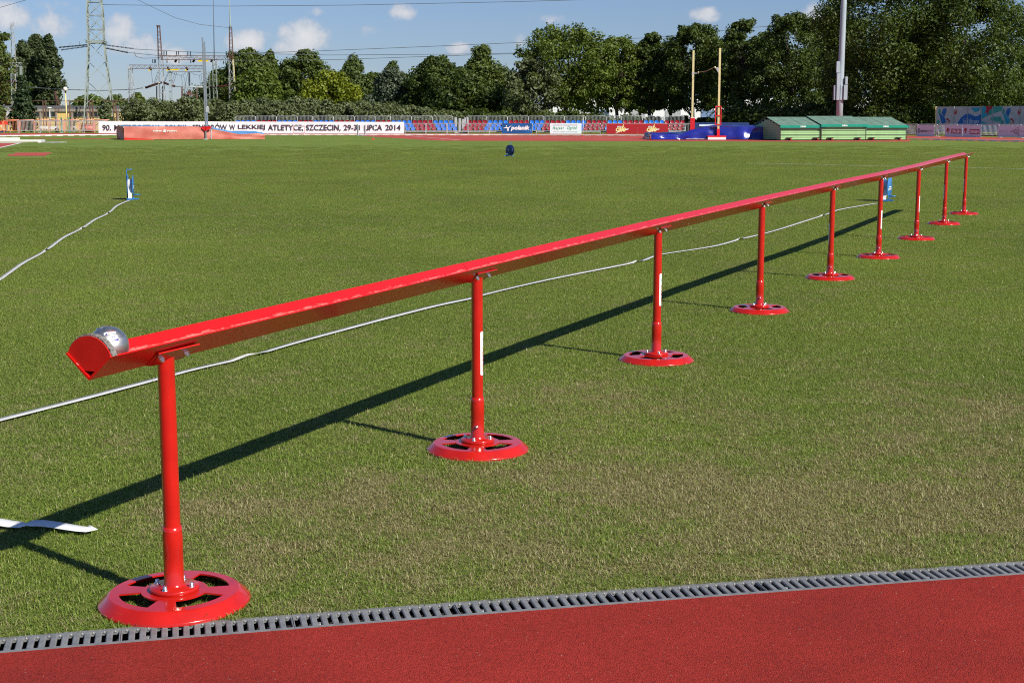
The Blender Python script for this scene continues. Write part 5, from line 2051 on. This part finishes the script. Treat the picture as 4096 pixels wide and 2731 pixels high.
def slack(o, pts_, r=.025):
    mb = MB(); mb.tube([at(x, y, SYB) - o.location for x, y in pts_], r, 4); mb.build('cable', M['wire'], o)


def post(o, px0, yb, px1, yt, w0, w1, n, m, nm='lattice_post', t=.06):
    a, b = at(px0, yb, SYB) - o.location, at(px1, yt, SYB) - o.location
    a.z = min(a.z, 0) if yb > 440 else a.z
    mb = MB(); lattice(mb, a, b, w0, w1, n, t); return mb.build(nm, M[m], o)


def sub(name, px, lab):
    o = empty(name, at(px, 479, SYB) * Vector((1, 1, 0)))
    return tag(o, lab, 'substation gantry', 'substation gantries')


o = sub('substation_gantry', 780, 'tall rusty substation frame with two pointed masts and an upper beam')
post(o, 652, 479, 641, 240, .95, .55, 9, 'galv'); post(o, 641, 240, 634, 104, .5, .32, 9, 'rust')
post(o, 933, 479, 925.5, 240, .95, .55, 9, 'galv'); post(o, 925.5, 240, 922, 111, .5, .32, 9, 'rust')
post(o, 641, 231, 926, 233, .55, .55, 26, 'rust', 'beam', .055)
mb = MB(); mb.box(tuple(at(626, 105.5, SYB) - o.location - Vector((0, .3, 0))), tuple(at(640, 102.5, SYB) - o.location + Vector((0, .3, 0)))); mb.build('mast_cap', M['rust'], o)
mb = MB(); mb.tube([at(922, 111, SYB) - o.location, at(920.5, 100, SYB) - o.location, at(917, -40, SYB) - o.location], [.18, .085, .05], 8); mb.build('lightning_rod', M['pylon_steel'], o)
mb = MB()
for k in range(26):
    f = k / 26
    a, b = at(930 + 11 * f, 240 + 165 * f, SYB), at(934.5 + 11 * f, 240 + 165 * f, SYB)
    mb.beam(a - o.location, b - o.location, .06)
mb.beam(at(930, 240, SYB) - o.location, at(941, 405, SYB) - o.location, .05); mb.beam(at(934.5, 240, SYB) - o.location, at(945.5, 405, SYB) - o.location, .05)
mb.build('ladder', M['print_cream'], o)
for px in (656, 666, 706, 714, 751, 762, 905):
    hang(o, px, 206, 224)
for px in (611, 618, 622, 668, 716, 763):
    hang(o, px, 238, 254)
for (px, px2) in ((706, 700), (778, 772), (849, 845)):
    mb = MB(); mb.tube([at(px, 238, SYB) - o.location, at(px2, 250, SYB) - o.location], .16, 8); mb.build('bushing', M['black'], o)
mb = MB(); a, b = at(794, 248, SYB) - o.location, at(836, 241.5, SYB) - o.location; mb.box((a.x, a.y - .35, a.z), (b.x, b.y - .3, b.z)); mb.build('warning_plate', M['yellow_sign'], o)
o = sub('substation_gantry', 660, 'lower substation frame with a rusty lattice beam and pale left post')
post(o, 530, 479, 520, 268, .95, .5, 10, 'galv'); post(o, 518, 268, 812, 270, .5, .5, 26, 'rust', 'beam', .05)
mb = MB()
for k in range(24):
    f = k / 24
    mb.beam(at(517 + 9 * f, 272 + 160 * f, SYB) - o.location, at(521 + 9 * f, 272 + 160 * f, SYB) - o.location, .07)
mb.build('ladder', M['print_cream'], o)
post(o, 834, 479, 829, 288, .6, .6, 9, 'pylon_steel')
mb = MB(); mb.box(tuple(at(680, 289, SYB) - o.location), tuple(at(832, 286, SYB) - o.location + Vector((0, .3, 0)))); mb.build('flat_beam', M['galv'], o)
mb = MB(); mb.beam(at(684, 479, SYB) - o.location, at(681, 287, SYB) - o.location, .38); mb.build('post', M['mast_grey'], o)
for px, y in ((602, 277), (674, 277), (748, 277)):
    mb = MB(); mb.tube([at(px - 3, y - 8, SYB) - o.location, at(px + 2, y + 5, SYB) - o.location], .16, 8); mb.build('bushing', M['insulator_brown'], o)
    mb = MB(); a, b = at(px - 7, y + 8, SYB) - o.location, at(px + 1, y + 3, SYB) - o.location; mb.box((a.x, a.y - .3, a.z), (b.x, b.y - .25, b.z)); mb.build('warning_plate', M['yellow_sign'], o)
mb = MB(); a, b = at(683, 283, SYB) - o.location, at(719, 277.5, SYB) - o.location; mb.box((a.x, a.y - .45, a.z), (b.x, b.y - .4, b.z)); mb.build('warning_plate', M['yellow_sign'], o)
for pts_ in ([(605, 283), (608, 310), (612, 338)], [(633, 283), (622, 315), (616, 336)], [(637, 283), (629, 312), (620, 337)], [(672, 285), (662, 315), (654, 338)], [(676, 285), (668, 310), (657, 333)], [(700, 290), (690, 325), (680, 345)], [(707, 290), (699, 320), (688, 345)],
             [(683, 287), (700, 298), (725, 303), (745, 290)], [(726, 303), (729, 330), (728, 385)], [(734, 303), (741, 330), (738, 375)], [(752, 290), (745, 320), (738, 380)], [(765, 290), (780, 300), (800, 302), (815, 292)], [(798, 302), (801, 330), (802, 380)], [(804, 302), (810, 335), (806, 378)]):
    slack(o, pts_)
mb = MB(); ribbed(mb, at(757, 290, SYB) - o.location, at(757.5, 345, SYB) - o.location, .09, .15, 12); mb.build('insulator', M['insulator'], o)
mb = MB(); mb.tube([at(738, 381, SYB) - o.location, at(781, 380, SYB) - o.location], .1, 8); mb.prism([at(746, 378, SYB) - o.location, at(766, 378, SYB) - o.location, at(760, 362, SYB) - o.location, at(752, 362, SYB) - o.location], (0, .5, 0)); mb.build('trap', M['rust'], o)
slack(o, [(757, 345), (740, 380)]); slack(o, [(757, 345), (780, 380)])
o = sub('busbar_frame', 700, 'brown busbar arms in a shallow gable across the substation')
mb = MB(); mb.tube([at(582, 352, SYB) - o.location, at(610, 342, SYB) - o.location, at(647, 330, SYB) - o.location], .17, 6); mb.tube([at(652, 331, SYB) - o.location, at(680, 340, SYB) - o.location, at(700, 346, SYB) - o.location], .17, 6)
mb.tube([at(836, 350, SYB) - o.location, at(895, 345, SYB) - o.location, at(942, 335, SYB) - o.location], .15, 6); mb.build('busbar', M['insulator_brown'], o)
mb = MB(); mb.tube([at(560, 354, SYB) - o.location, at(582, 352, SYB) - o.location], .06, 6); mb.tube([at(700, 346, SYB) - o.location, at(760, 349, SYB) - o.location, at(840, 350, SYB) - o.location], .07, 6); mb.build('conductor', M['galv'], o)
for px in (627, 651, 726, 730, 786, 790):
    mb = MB(); mb.beam(at(px, 479, SYB) - o.location, at(px, 345, SYB) - o.location, .13 if px < 700 else .07); mb.build('support', M['black'] if px < 700 else M['rust'], o)
o = sub('substation_mast', 858, 'slim grey lattice mast with a hair thin rod reaching the top edge')
post(o, 866, 479, 857, 245, .55, .45, 12, 'pylon_steel')
mb = MB(); mb.tube([at(857, 245, SYB) - o.location, at(853, -40, SYB) - o.location], [.07, .03], 6); mb.build('rod', M['wire'], o)
o = sub('substation_gantry', 60, 'left substation frame with a pale mast in front of the poplars')
post(o, 66, 479, 52, 220, .9, .55, 10, 'galv'); post(o, 52, 220, 47, 90, .5, .35, 8, 'galv'); post(o, -60, 259, 84, 259, .5, .5, 14, 'galv', 'beam', .05)
mb = MB()
for k in range(30):
    f = k / 30
    mb.beam(at(57 + 6 * f, 230 + 190 * f, SYB) - o.location, at(61 + 6 * f, 230 + 190 * f, SYB) - o.location, .08)
mb.build('ladder', M['print_cream'], o)
mb = MB(); mb.beam(at(86, 479, SYB) - o.location, at(84, 265, SYB) - o.location, .3); mb.build('post', M['pylon_steel'], o)
mb = MB(); mb.tube([at(0, 335, SYB) - o.location, at(54, 326, SYB) - o.location, at(110, 340, SYB) - o.location], .15, 6); mb.build('busbar', M['insulator_brown'], o)
mb = MB(); mb.beam(at(224, 479, SYB) - o.location, at(221, 365, SYB) - o.location, .25); mb.beam(at(245, 440, SYB) - o.location, at(225, 385, SYB) - o.location, .18); mb.build('strut_post', M['rust'], o)

# ================================================================== WHITE HALL BEHIND THE TREES
WY = 240
a, b = at(2190, 479, WY), at(3480, 479, WY)
o = empty('warehouse', ((a.x + b.x) / 2, WY, 0)); tag(o, 'long white warehouse glimpsed between the tree trunks', 'building')
hw = (b.x - a.x) / 2
zt = at(2800, 385, WY).z
mb = MB(); mb.box((-hw, 0, 0), (hw, 20, zt)); mb.build('wall', M['hall_white'], o)
mb = MB(); mb.box((-hw - .2, -.2, zt), (hw + .2, 20.2, zt + .9)); mb.build('roof_band', M['hall_blue'], o)
for k in range(9):
    x = -hw + 3 + k * (2 * hw - 6) / 8
    mb = MB(); mb.box((x - 1.3, -.08, .1), (x + 1.3, -.003, 3.0)); mb.build('door', M['hall_blue'] if k % 3 == 1 else M['galv'], o)


# ================================================================== TREES
def leaf_mesh(name, centers, normals, size, rnd, m, parent):
    n = len(centers)
    r_ = np.random.default_rng(n)
    t = r_.normal(size=(n, 3))
    t -= normals * (t * normals).sum(1)[:, None]
    t /= np.linalg.norm(t, axis=1)[:, None] + 1e-9
    b = np.cross(normals, t)
    s = size * r_.uniform(.65, 1.35, n)[:, None]
    bend = normals * s * .18
    V = np.empty((n, 4, 3))
    V[:, 0] = centers - t * s * .55
    V[:, 1] = centers + b * s * .36 + bend
    V[:, 2] = centers + t * s * .60
    V[:, 3] = centers - b * s * .36 + bend
    me = bpy.data.meshes.new(name)
    me.vertices.add(n * 4)
    me.vertices.foreach_set('co', V.reshape(-1))
    me.loops.add(n * 6)
    idx = (np.arange(n) * 4)[:, None] + np.array([0, 1, 2, 0, 2, 3])[None]
    me.loops.foreach_set('vertex_index', idx.reshape(-1).astype(np.int32))
    me.polygons.add(n * 2)
    me.polygons.foreach_set('loop_start', (np.arange(n * 2) * 3).astype(np.int32))
    at_ = me.attributes.new('rnd', 'FLOAT', 'POINT')
    at_.data.foreach_set('value', np.repeat(rnd, 4).astype(np.float32))
    me.materials.append(m)
    me.update()
    me.validate()
    o = bpy.data.objects.new(name, me)
    return link(o, parent)


def env(shape, t):
    t = np.clip(t, 0, 1)
    if shape == 'cone': return np.clip(1 - t, .03, 1) ** .85 * np.where(t < .08, t / .08 * .5 + .5, 1)
    if shape == 'column': return np.sin(np.pi * np.clip(t * .93 + .05, 0, 1)) ** .45
    if shape == 'maple': return (np.sin(np.pi * np.clip(t * .9 + .06, 0, 1))) ** .55
    if shape == 'spire': return np.clip(np.where(t < .35, .75 + .7 * t, 1.0 * (1 - (t - .35) / .72)) ** .75, .05, 1)
    return (np.clip(4 * t * (1 - t), .02, 1)) ** .5


def crown(name, parent, m, H0, H1, W, shape, nclump, per, leaf, seed_, squash=.8, crad=.17, lean=0.0, depth=1.0, outer=.5, wide=1.36, fine=(1.9, .68, .74)):
    r_ = np.random.default_rng(seed_)
    cs, ns, rd = [], [], []
    nclump, per, crad, W = int(nclump * fine[0]), int(per * fine[1]), crad * fine[2], W * wide
    t = r_.uniform(0.02, .985, nclump) ** .9
    ang = r_.uniform(0, 2 * np.pi, nclump)
    rad = (outer + (1 - outer) * np.sqrt(r_.uniform(0, 1, nclump))) * r_.uniform(.55, 1.05, nclump)
    e = env(shape, t) * W / 2
    cr_all = W * crad * r_.uniform(.6, 1.35, nclump) * (.55 + .45 * env(shape, t))
    rr = np.maximum(e * rad - cr_all * .45, 0)
    C = np.stack([np.cos(ang) * rr + lean * t, np.sin(ang) * rr * depth, H0 + t * (H1 - H0) - cr_all * squash * np.clip(t * 1.6 - .6, 0, 1)], 1)
    for c, cr in zip(C, cr_all):
        k = int(per * r_.uniform(.5, 1.5))
        d = r_.normal(size=(k, 3))
        d /= np.linalg.norm(d, axis=1)[:, None]
        rf = cr * (.35 + .65 * r_.uniform(0, 1, k) ** .6)[:, None] * (1 + .25 * np.sin(d[:, :1] * 5 + c[0]) * np.cos(d[:, 2:] * 6 + c[1]))
        p = c + d * rf * np.array([1, 1, squash])
        nn = d + r_.normal(size=(k, 3)) * .55 + np.array([0, 0, .35])
        nn /= np.linalg.norm(nn, axis=1)[:, None]
        cs.append(p); ns.append(nn)
        rd.append(np.clip(r_.uniform(0, 1, k) * .7 + r_.uniform(0, .3), 0, 1))
    cs, ns, rd = np.concatenate(cs), np.concatenate(ns), np.concatenate(rd)
    keep = cs[:, 2] > .05
    leaf_mesh(name, cs[keep], ns[keep], leaf, rd[keep], m, parent)
    return C, cr_all


def tree(name, label, cx, top, width, Y, h0f, leafm, shape='round', nclump=60, per=150, leaf=.36, seed_=1, group='trees behind the stands', crad=.17, squash=.8, limbs=9, lean=0.0, cat='tree', outer=.5, trunk_r=None, fine=(1.9, .68, .74)):
    """cx, top, width in display pixels of the photograph (2352 wide)"""
    p = at(cx * KD, 479, Y)
    H1 = at(cx * KD, top * KD, Y).z
    W = width * KD * Y / F_PX
    o = empty(name, (p.x, Y, 0))
    tag(o, label, cat, group)
    C, cr = crown('crown', o, L[leafm], H1 * h0f, H1, W, shape, nclump, per, leaf, seed_, squash, crad, lean, 1.0, outer, 1.36, fine)
    r_ = np.random.default_rng(seed_ + 99)
    mb = MB()
    tr = trunk_r or max(.12, min(.34, H1 * .018))
    zt = H1 * (.8 if shape in ('cone', 'column', 'spire') else .62)
    tp = [Vector((r_.uniform(-.15, .15) * k, r_.uniform(-.15, .15) * k, zt * k / 4)) for k in range(5)]
    mb.tube(tp, [tr * 1.25, tr, tr * .85, tr * .6, tr * .25], 8)
    for i in r_.choice(len(C), min(limbs, len(C)), replace=False):
        e_ = Vector(C[i])
        s_ = min(.9, max(.25, (e_.z - W * .3) / zt))
        b0 = tp[0].lerp(tp[-1], s_ * .8)
        if e_.z < b0.z: b0 = tp[0].lerp(tp[-1], max(.12, e_.z / zt * .6))
        mid = b0.lerp(e_, .5) + Vector((0, 0, .08 * W))
        mb.tube([b0, mid, e_], [tr * .42, tr * .26, tr * .08], 5)
    mb.build('trunk', M['trunk'], o)
    return o


GT = 'trees behind the stands'
tree('leafy_tree', 'light green leafy tree cut by the left edge beside the pale mast', -14, 38, 84, 150, .1, 'birch', 'round', 46, 150, .32, 1, 'trees on the left', .2)
tree('leafy_tree', 'dark leafy tree low at the left edge behind the spruce', 16, 150, 90, 215, .05, 'dark', 'round', 40, 130, .42, 2, 'trees on the left', .2)
tree('poplar', 'left upright poplar behind the pale substation mast', 62, 86, 50, 232, .06, 'poplar', 'column', 70, 120, .42, 3, 'poplars on the left', .2, 1.5)
tree('poplar', 'middle upright poplar, tallest of the left group', 92, 73, 52, 236, .04, 'poplar', 'column', 74, 120, .42, 4, 'poplars on the left', .2, 1.5)
tree('poplar', 'right upright poplar with a ragged right side near the pylon', 118, 76, 52, 230, .05, 'poplar', 'column', 74, 120, .42, 5, 'poplars on the left', .2, 1.5)
tree('spruce', 'dark spruce beside the white satellite dish', 54, 172, 62, 173, .03, 'spruce', 'cone', 90, 110, .30, 6, 'conifers', .2, .55)
tree('leafy_tree', 'far round tree left of the pylon base', 208, 214, 74, 330, .05, 'maple', 'round', 40, 110, .6, 7, 'far trees behind the pylon', .2)
tree('leafy_tree', 'far round tree right of the pylon base', 270, 216, 70, 335, .05, 'ash', 'round', 40, 110, .6, 8, 'far trees behind the pylon', .2)
tree('leafy_tree', 'far small tree at the left end of the hedge', 318, 212, 46, 300, .05, 'maple', 'round', 26, 110, .55, 9, 'far trees behind the pylon', .2)
tree('silver_tree', 'small pale silver leaved tree in front of the pylon foot', 247, 226, 36, 184, .1, 'silver', 'round', 26, 90, .26, 10, 'trees on the left', .2)
tree('leafy_tree', 'broad tree with a domed top just right of the rusty mast', 572, 107, 140, 206, .08, 'ash', 'round', 70, 150, .40, 11, GT, .17)
tree('leafy_tree', 'lower tree partly behind the slim mast left of the domed tree', 520, 152, 84, 214, .06, 'dark', 'round', 44, 140, .42, 12, GT, .19)
tree('leafy_tree', 'bright green tree in front of the domed tree', 600, 150, 110, 196, .06, 'maple', 'round', 52, 150, .36, 13, GT, .18)
tree('pointed_tree', 'narrow pointed tree rising between the two domed trees', 624, 112, 60, 212, .1, 'maple', 'spire', 40, 110, .38, 14, GT, .2, 1.2)
tree('leafy_tree', 'second domed tree with lumpy crown left of the yellow green tree', 704, 110, 116, 208, .08, 'ash', 'round', 66, 150, .40, 15, GT, .17)
tree('yellow_green_tree', 'bright yellow green bushy tree in front of the darker trees', 756, 158, 126, 186, .05, 'lime', 'round', 58, 150, .32, 16, GT, .17)
tree('leafy_tree', 'pointed pale topped tree right of the yellow green tree', 812, 121, 108, 202, .06, 'birch', 'spire', 52, 140, .36, 17, GT, .2, 1.1)
tree('leafy_tree', 'small dark tree between the pointed tree and the grey pine', 852, 160, 60, 206, .05, 'dark', 'round', 36, 130, .40, 18, GT, .2)
tree('pine', 'grey green soft needled pine with a wide skirt', 900, 150, 116, 188, .04, 'pine', 'spire', 80, 140, .30, 19, 'conifers', .17, .6)
tree('birch', 'thin birch top above the grey green pine', 906, 136, 66, 200, .15, 'birch', 'spire', 40, 90, .30, 20, GT, .2, 1.1)
tree('leafy_tree', 'dense dark tree with spiky top at the left of the gap between stands', 1005, 124, 136, 184, .04, 'dark', 'round', 80, 150, .34, 21, GT, .16)
tree('leafy_tree', 'twin topped tree above the gap between the stands', 1108, 100, 136, 188, .05, 'ash', 'spire', 74, 150, .34, 22, GT, .18)
tree('leafy_tree', 'dark low filler tree right behind the gap between the stands', 1070, 160, 150, 180, .04, 'dark', 'round', 60, 150, .34, 23, GT, .18)
tree('maple', 'tallest maple of the middle row with sunlit upper left crown', 1300, 46, 200, 178, .2, 'maple', 'maple', 92, 170, .29, 24, GT, .12, limbs=16)
tree('maple', 'low branch of maple foliage left of the tall maple', 1222, 128, 108, 174, .1, 'silver', 'round', 40, 110, .34, 25, GT, .16, limbs=10)
tree('maple', 'maple with flat top right of the tallest maple', 1418, 78, 116, 180, .2, 'maple', 'maple', 62, 160, .29, 26, GT, .14, limbs=14)
tree('maple', 'slightly lower maple with thin crown left of the first cream upright', 1494, 72, 86, 181, .22, 'dark', 'maple', 54, 160, .29, 27, GT, .15, limbs=14)
tree('maple', 'broad dark maple behind the two cream uprights', 1592, 50, 150, 177, .17, 'dark', 'maple', 80, 170, .29, 28, GT, .13, limbs=14)
tree('maple', 'maple with a spiky top right of the cream uprights', 1706, 38, 104, 170, .08, 'dark', 'maple', 66, 170, .28, 29, GT, .15, limbs=12)
tree('maple', 'tall maple left of the floodlight mast', 1810, 22, 150, 166, .05, 'dark', 'maple', 88, 180, .27, 30, GT, .14, limbs=12)
tree('big_tree', 'huge dark tree right of the floodlight mast, left of the pair', 2010, -85, 260, 150, .06, 'big', 'maple', 165, 190, .25, 31, 'big trees on the right', .12, limbs=16, outer=.72, fine=(.85, 1.55, 1.02))
tree('big_tree', 'huge spreading tree at right, right of the pair above the mesh banner', 2218, -60, 270, 146, .05, 'big', 'maple', 165, 190, .25, 32, 'big trees on the right', .12, limbs=16, outer=.72, fine=(.85, 1.55, 1.02))
tree('big_tree', 'dark tree filling the space behind the floodlight mast', 1900, 30, 120, 178, .03, 'dark', 'round', 70, 150, .38, 33, 'big trees on the right', .17)
tree('leafy_tree', 'leafy tree cut by the right edge', 2376, 66, 90, 172, .1, 'maple', 'round', 44, 130, .36, 34, 'big trees on the right', .18)
tree('leafy_tree', 'light low tree at the right edge above the mesh banner', 2325, 176, 100, 152, .05, 'birch', 'round', 50, 130, .32, 35, 'big trees on the right', .18)
tree('leafy_tree', 'dark tree deep behind the two huge trees', 2110, 30, 220, 172, .02, 'dark', 'round', 90, 150, .42, 36, 'big trees on the right', .17)
tree('leafy_tree', 'tree beyond the frame on the right whose shade falls on the mast', 2560, -40, 220, 128, .06, 'maple', 'maple', 70, 130, .38, 37, 'big trees on the right', .15)


DEEP = ['behind the slim grey mast', 'between the two domed trees', 'between the yellow green tree and the pointed tree', 'behind the small dark tree left of the pine', 'behind the grey green pine', 'behind the twin topped tree and its dark neighbour', 'left of the tall maple above the right stand']
DEEP2 = ['behind the tall and the flat topped maple', 'behind the thin crowned maple', 'left of the cream uprights', 'just right of the cream uprights', 'left of the maple by the floodlight mast']
for i, (cx, top, w, Y) in enumerate(((500, 168, 110, 232), (640, 150, 100, 236), (790, 160, 110, 238), (850, 168, 100, 226), (930, 166, 110, 222), (1050, 152, 120, 220), (1160, 150, 110, 216))):
    lab = DEEP[i]
    tree('leafy_tree', 'dense dark tree deep ' + lab, cx, top, w, Y, .03, 'dark', 'round', 44, 140, .42, 60 + i, 'deep row closing the gaps behind the middle trees', .2)
for i, (cx, top, w, Y) in enumerate(((1370, 110, 130, 206), (1470, 100, 110, 204), (1540, 92, 110, 208), (1650, 80, 120, 202), (1760, 70, 120, 200))):
    lab = DEEP2[i]
    tree('maple', 'dark maple deep ' + lab, cx, top, w, Y, .22, 'dark', 'maple', 46, 150, .38, 80 + i, 'deep row closing the gaps behind the right maples', .16)


# long silver leaved hedge behind the banner
def hedge(name, label, cat, spec, leafm, leaf, seed0, group=None, per=110):
    x0 = spec[0][0]
    p = at(x0 * KD, 479, spec[0][3])
    o = empty(name, (p.x, spec[0][3], 0))
    tag(o, label, cat, group)
    for i, (cx, top, w, Y) in enumerate(spec):
        q_ = at(cx * KD, 479, Y)
        H1 = at(cx * KD, top * KD, Y).z
        W = w * KD * Y / F_PX
        sub_ = empty('shrub', q_ - p + Vector((0, Y - spec[0][3] - (q_ - p).y, -(q_ - p).z)), parent=o) if False else None
        r0 = len(COL.objects)
        mb = MB()
        for k in range(5):
            a = k * 1.26
            mb.tube([(.1 * math.cos(a), .1 * math.sin(a), 0), (W * .22 * math.cos(a), W * .15 * math.sin(a), H1 * .6)], [.06, .02], 5)
        st__ = mb.build('stems', M['trunk'], o, (q_.x - p.x, Y - spec[0][3], 0))
        crown('foliage', st__, L[leafm], .1, H1, W, 'round', 34, per, leaf, seed0 + i, .85, .2, 0, .8, .35)
    return o


hs = []
for i, (cx, top) in enumerate(((318, 224), (352, 222), (388, 227), (422, 220), (458, 226), (494, 224), (530, 230), (566, 226), (602, 221), (640, 227), (678, 220), (716, 224), (752, 228), (790, 231), (828, 228), (866, 233), (904, 230), (942, 240), (980, 244), (1018, 250), (1056, 256))):
    hs.append((cx, top, 74, 166 + (i % 3) * 2.5))
hedge('hedge', 'long silver green flowering hedge behind the white banner', 'hedge', hs, 'silver', .27, 200)
hedge('undergrowth', 'dark bushes under the middle maples behind the right stand', 'bushes', [(1100 + 52 * i, 246 + (i * 7) % 12, 84, 171 + i % 3) for i in range(6)], 'dark', .28, 300)
hedge('undergrowth', 'dark bushes under the trees behind the green covers', 'bushes', [(1690 + 56 * i, 232 + (i * 5) % 14, 100, 158 - i * 2) for i in range(8)], 'dark', .3, 330)
hedge('undergrowth', 'sparse low bushes behind the last seats of the right stand', 'bushes', [(1440 + 60 * i, 262 + (i * 5) % 8, 70, 176) for i in range(4)], 'dark', .28, 350, None, 70)


# ================================================================== GRASS
def patch_mesh(k, size=.25, n=5200):
    r_ = np.random.default_rng(500 + k)
    p = np.zeros((n, 3))
    # a few tufts on top of an even spread
    p[:, :2] = r_.uniform(-size / 2, size / 2, (n, 2))
    tc_ = r_.uniform(-size / 2, size / 2, (14, 2))
    sel = r_.uniform(0, 1, n) < .22
    p[sel, :2] = np.clip(tc_[r_.integers(0, 14, sel.sum())] + r_.normal(0, .012, (sel.sum(), 2)), -size / 2 - .012, size / 2 + .012)
    h = r_.gamma(5, .0022, n).clip(.004, .03)
    h[r_.uniform(0, 1, n) < .012] *= 2.1
    a = r_.uniform(0, 2 * np.pi, n)
    tilt = r_.uniform(.5, 1.95, n)
    d = np.stack([np.cos(a), np.sin(a)], 1)
    w = r_.uniform(.0008, .0016, n)
    s = np.stack([-np.sin(a), np.cos(a), np.zeros(n)], 1) * w[:, None]
    mid = p + np.concatenate([d * (h * np.sin(tilt * .5) * .6)[:, None], (h * np.cos(tilt * .5) * .6)[:, None]], 1)
    tip = mid + np.concatenate([d * (h * np.sin(tilt * 1.25) * .7)[:, None], (h * np.cos(np.minimum(tilt * 1.25, 1.6)) * .5)[:, None]], 1)
    V = np.stack([p - s, p + s, mid - s * .8, mid + s * .8, tip], 1)
    me = bpy.data.meshes.new('grass_patch')
    me.vertices.add(n * 5)
    me.vertices.foreach_set('co', V.reshape(-1))
    loops = (np.arange(n) * 5)[:, None] + np.array([0, 1, 3, 2, 2, 3, 4])[None]
    me.loops.add(n * 7)
    me.loops.foreach_set('vertex_index', loops.reshape(-1).astype(np.int32))
    me.polygons.add(n * 2)
    me.polygons.foreach_set('loop_start', (np.arange(n)[:, None] * 7 + np.array([0, 4])[None]).reshape(-1).astype(np.int32))
    for nm in ('rnd', 'rnd2'):
        at_ = me.attributes.new(nm, 'FLOAT', 'POINT')
        at_.data.foreach_set('value', np.repeat(r_.uniform(0, 1, n), 5).astype(np.float32))
    me.materials.append(M['blade'])
    me.update()
    me.validate()
    return me


src = bpy.data.collections.new('grass_patches')
for k in range(6):
    src.objects.link(bpy.data.objects.new('grass_patch', patch_mesh(k)))

gp, gs = [], []
th_ = math.atan(.226)
cu_, su_ = math.cos(th_), math.sin(th_)
SZ = .25
o0 = Vector((0, drain_y(0), 0))
GRASS_FAR = 18.0
for j in range(0, 150):
    for i in range(-90, 150):
        u, v = (i + .5) * SZ, (j + .5) * SZ - .008
        x = o0.x + cu_ * u - su_ * v
        y = o0.y + su_ * u + cu_ * v
        fall = drain_y(x) - (o0.y + (x - o0.x) * .226)
        y += fall * max(0, 1 - v)
        if y > GRASS_FAR or y < 2.5: continue
        if abs(x) > .37 * y + 1.2: continue
        gp.append((x, y, 0)); gs.append(1.0)
gme = bpy.data.meshes.new('grass')
y = GRASS_FAR + .1
while y < 85:
    x = -.37 * y - 1.2
    while x < .37 * y + 1.2:
        qx = CX + x / y * F_PX
        qy = HORIZON + F_PX * CAM_H / y
        blocked = (-20 < qx < 230 and 606 < qy < 630) or (qx < 100 and qy < 640 and qx < 84 - (qy - 572.5) * 4.3)
        if not blocked and (y < 45 or random.random() < (85 - y) / 40):
            gp.append((x, y, 0)); gs.append(2.0 if y < 45 else 2.4)
        x += .48
    y += .48
gme.from_pydata(gp, [], [])
ga = gme.attributes.new('size', 'FLOAT', 'POINT')
ga.data.foreach_set('value', gs)
gob = link(bpy.data.objects.new('grass', gme))
tag(gob, kind='stuff')
ng = bpy.data.node_groups.new('grass scatter', 'GeometryNodeTree')
ng.interface.new_socket('Geometry', in_out='INPUT', socket_type='NodeSocketGeometry')
ng.interface.new_socket('Geometry', in_out='OUTPUT', socket_type='NodeSocketGeometry')
gi, go = ng.nodes.new('NodeGroupInput'), ng.nodes.new('NodeGroupOutput')
ci = ng.nodes.new('GeometryNodeCollectionInfo')
ci.inputs['Collection'].default_value = src
ci.inputs['Separate Children'].default_value = True
ci.inputs['Reset Children'].default_value = True
m2p = ng.nodes.new('GeometryNodeMeshToPoints')
iop = ng.nodes.new('GeometryNodeInstanceOnPoints')
iop.inputs['Pick Instance'].default_value = True
rv = ng.nodes.new('FunctionNodeRandomValue'); rv.data_type = 'INT'
rv.inputs[4].default_value = 0; rv.inputs[5].default_value = 5
ri = ng.nodes.new('FunctionNodeRandomValue'); ri.data_type = 'INT'
ri.inputs[4].default_value = 0; ri.inputs[5].default_value = 3
ri.inputs['Seed'].default_value = 4
mu = ng.nodes.new('ShaderNodeMath'); mu.operation = 'MULTIPLY_ADD'
mu.inputs[1].default_value = math.pi / 2
mu.inputs[2].default_value = th_
cx_ = ng.nodes.new('ShaderNodeCombineXYZ')
rs = ng.nodes.new('FunctionNodeRandomValue'); rs.data_type = 'FLOAT'
rs.inputs[2].default_value = .8; rs.inputs[3].default_value = 1.15
rs.inputs['Seed'].default_value = 9
sx = ng.nodes.new('ShaderNodeCombineXYZ')
na = ng.nodes.new('GeometryNodeInputNamedAttribute')
na.data_type = 'FLOAT'
na.inputs[0].default_value = 'size'
ng.links.new(na.outputs[0], sx.inputs[0]); ng.links.new(na.outputs[0], sx.inputs[1])
lk = ng.links
lk.new(gi.outputs[0], m2p.inputs['Mesh']); lk.new(m2p.outputs[0], iop.inputs['Points']); lk.new(ci.outputs[0], iop.inputs['Instance'])
lk.new(rv.outputs[2], iop.inputs['Instance Index']); lk.new(ri.outputs[2], mu.inputs[0]); lk.new(mu.outputs[0], cx_.inputs[2]); lk.new(cx_.outputs[0], iop.inputs['Rotation'])
lk.new(rs.outputs[1], sx.inputs[2]); lk.new(sx.outputs[0], iop.inputs['Scale'])
lk.new(iop.outputs[0], go.inputs[0])
md = gob.modifiers.new('scatter', 'NODES')
md.node_group = ng
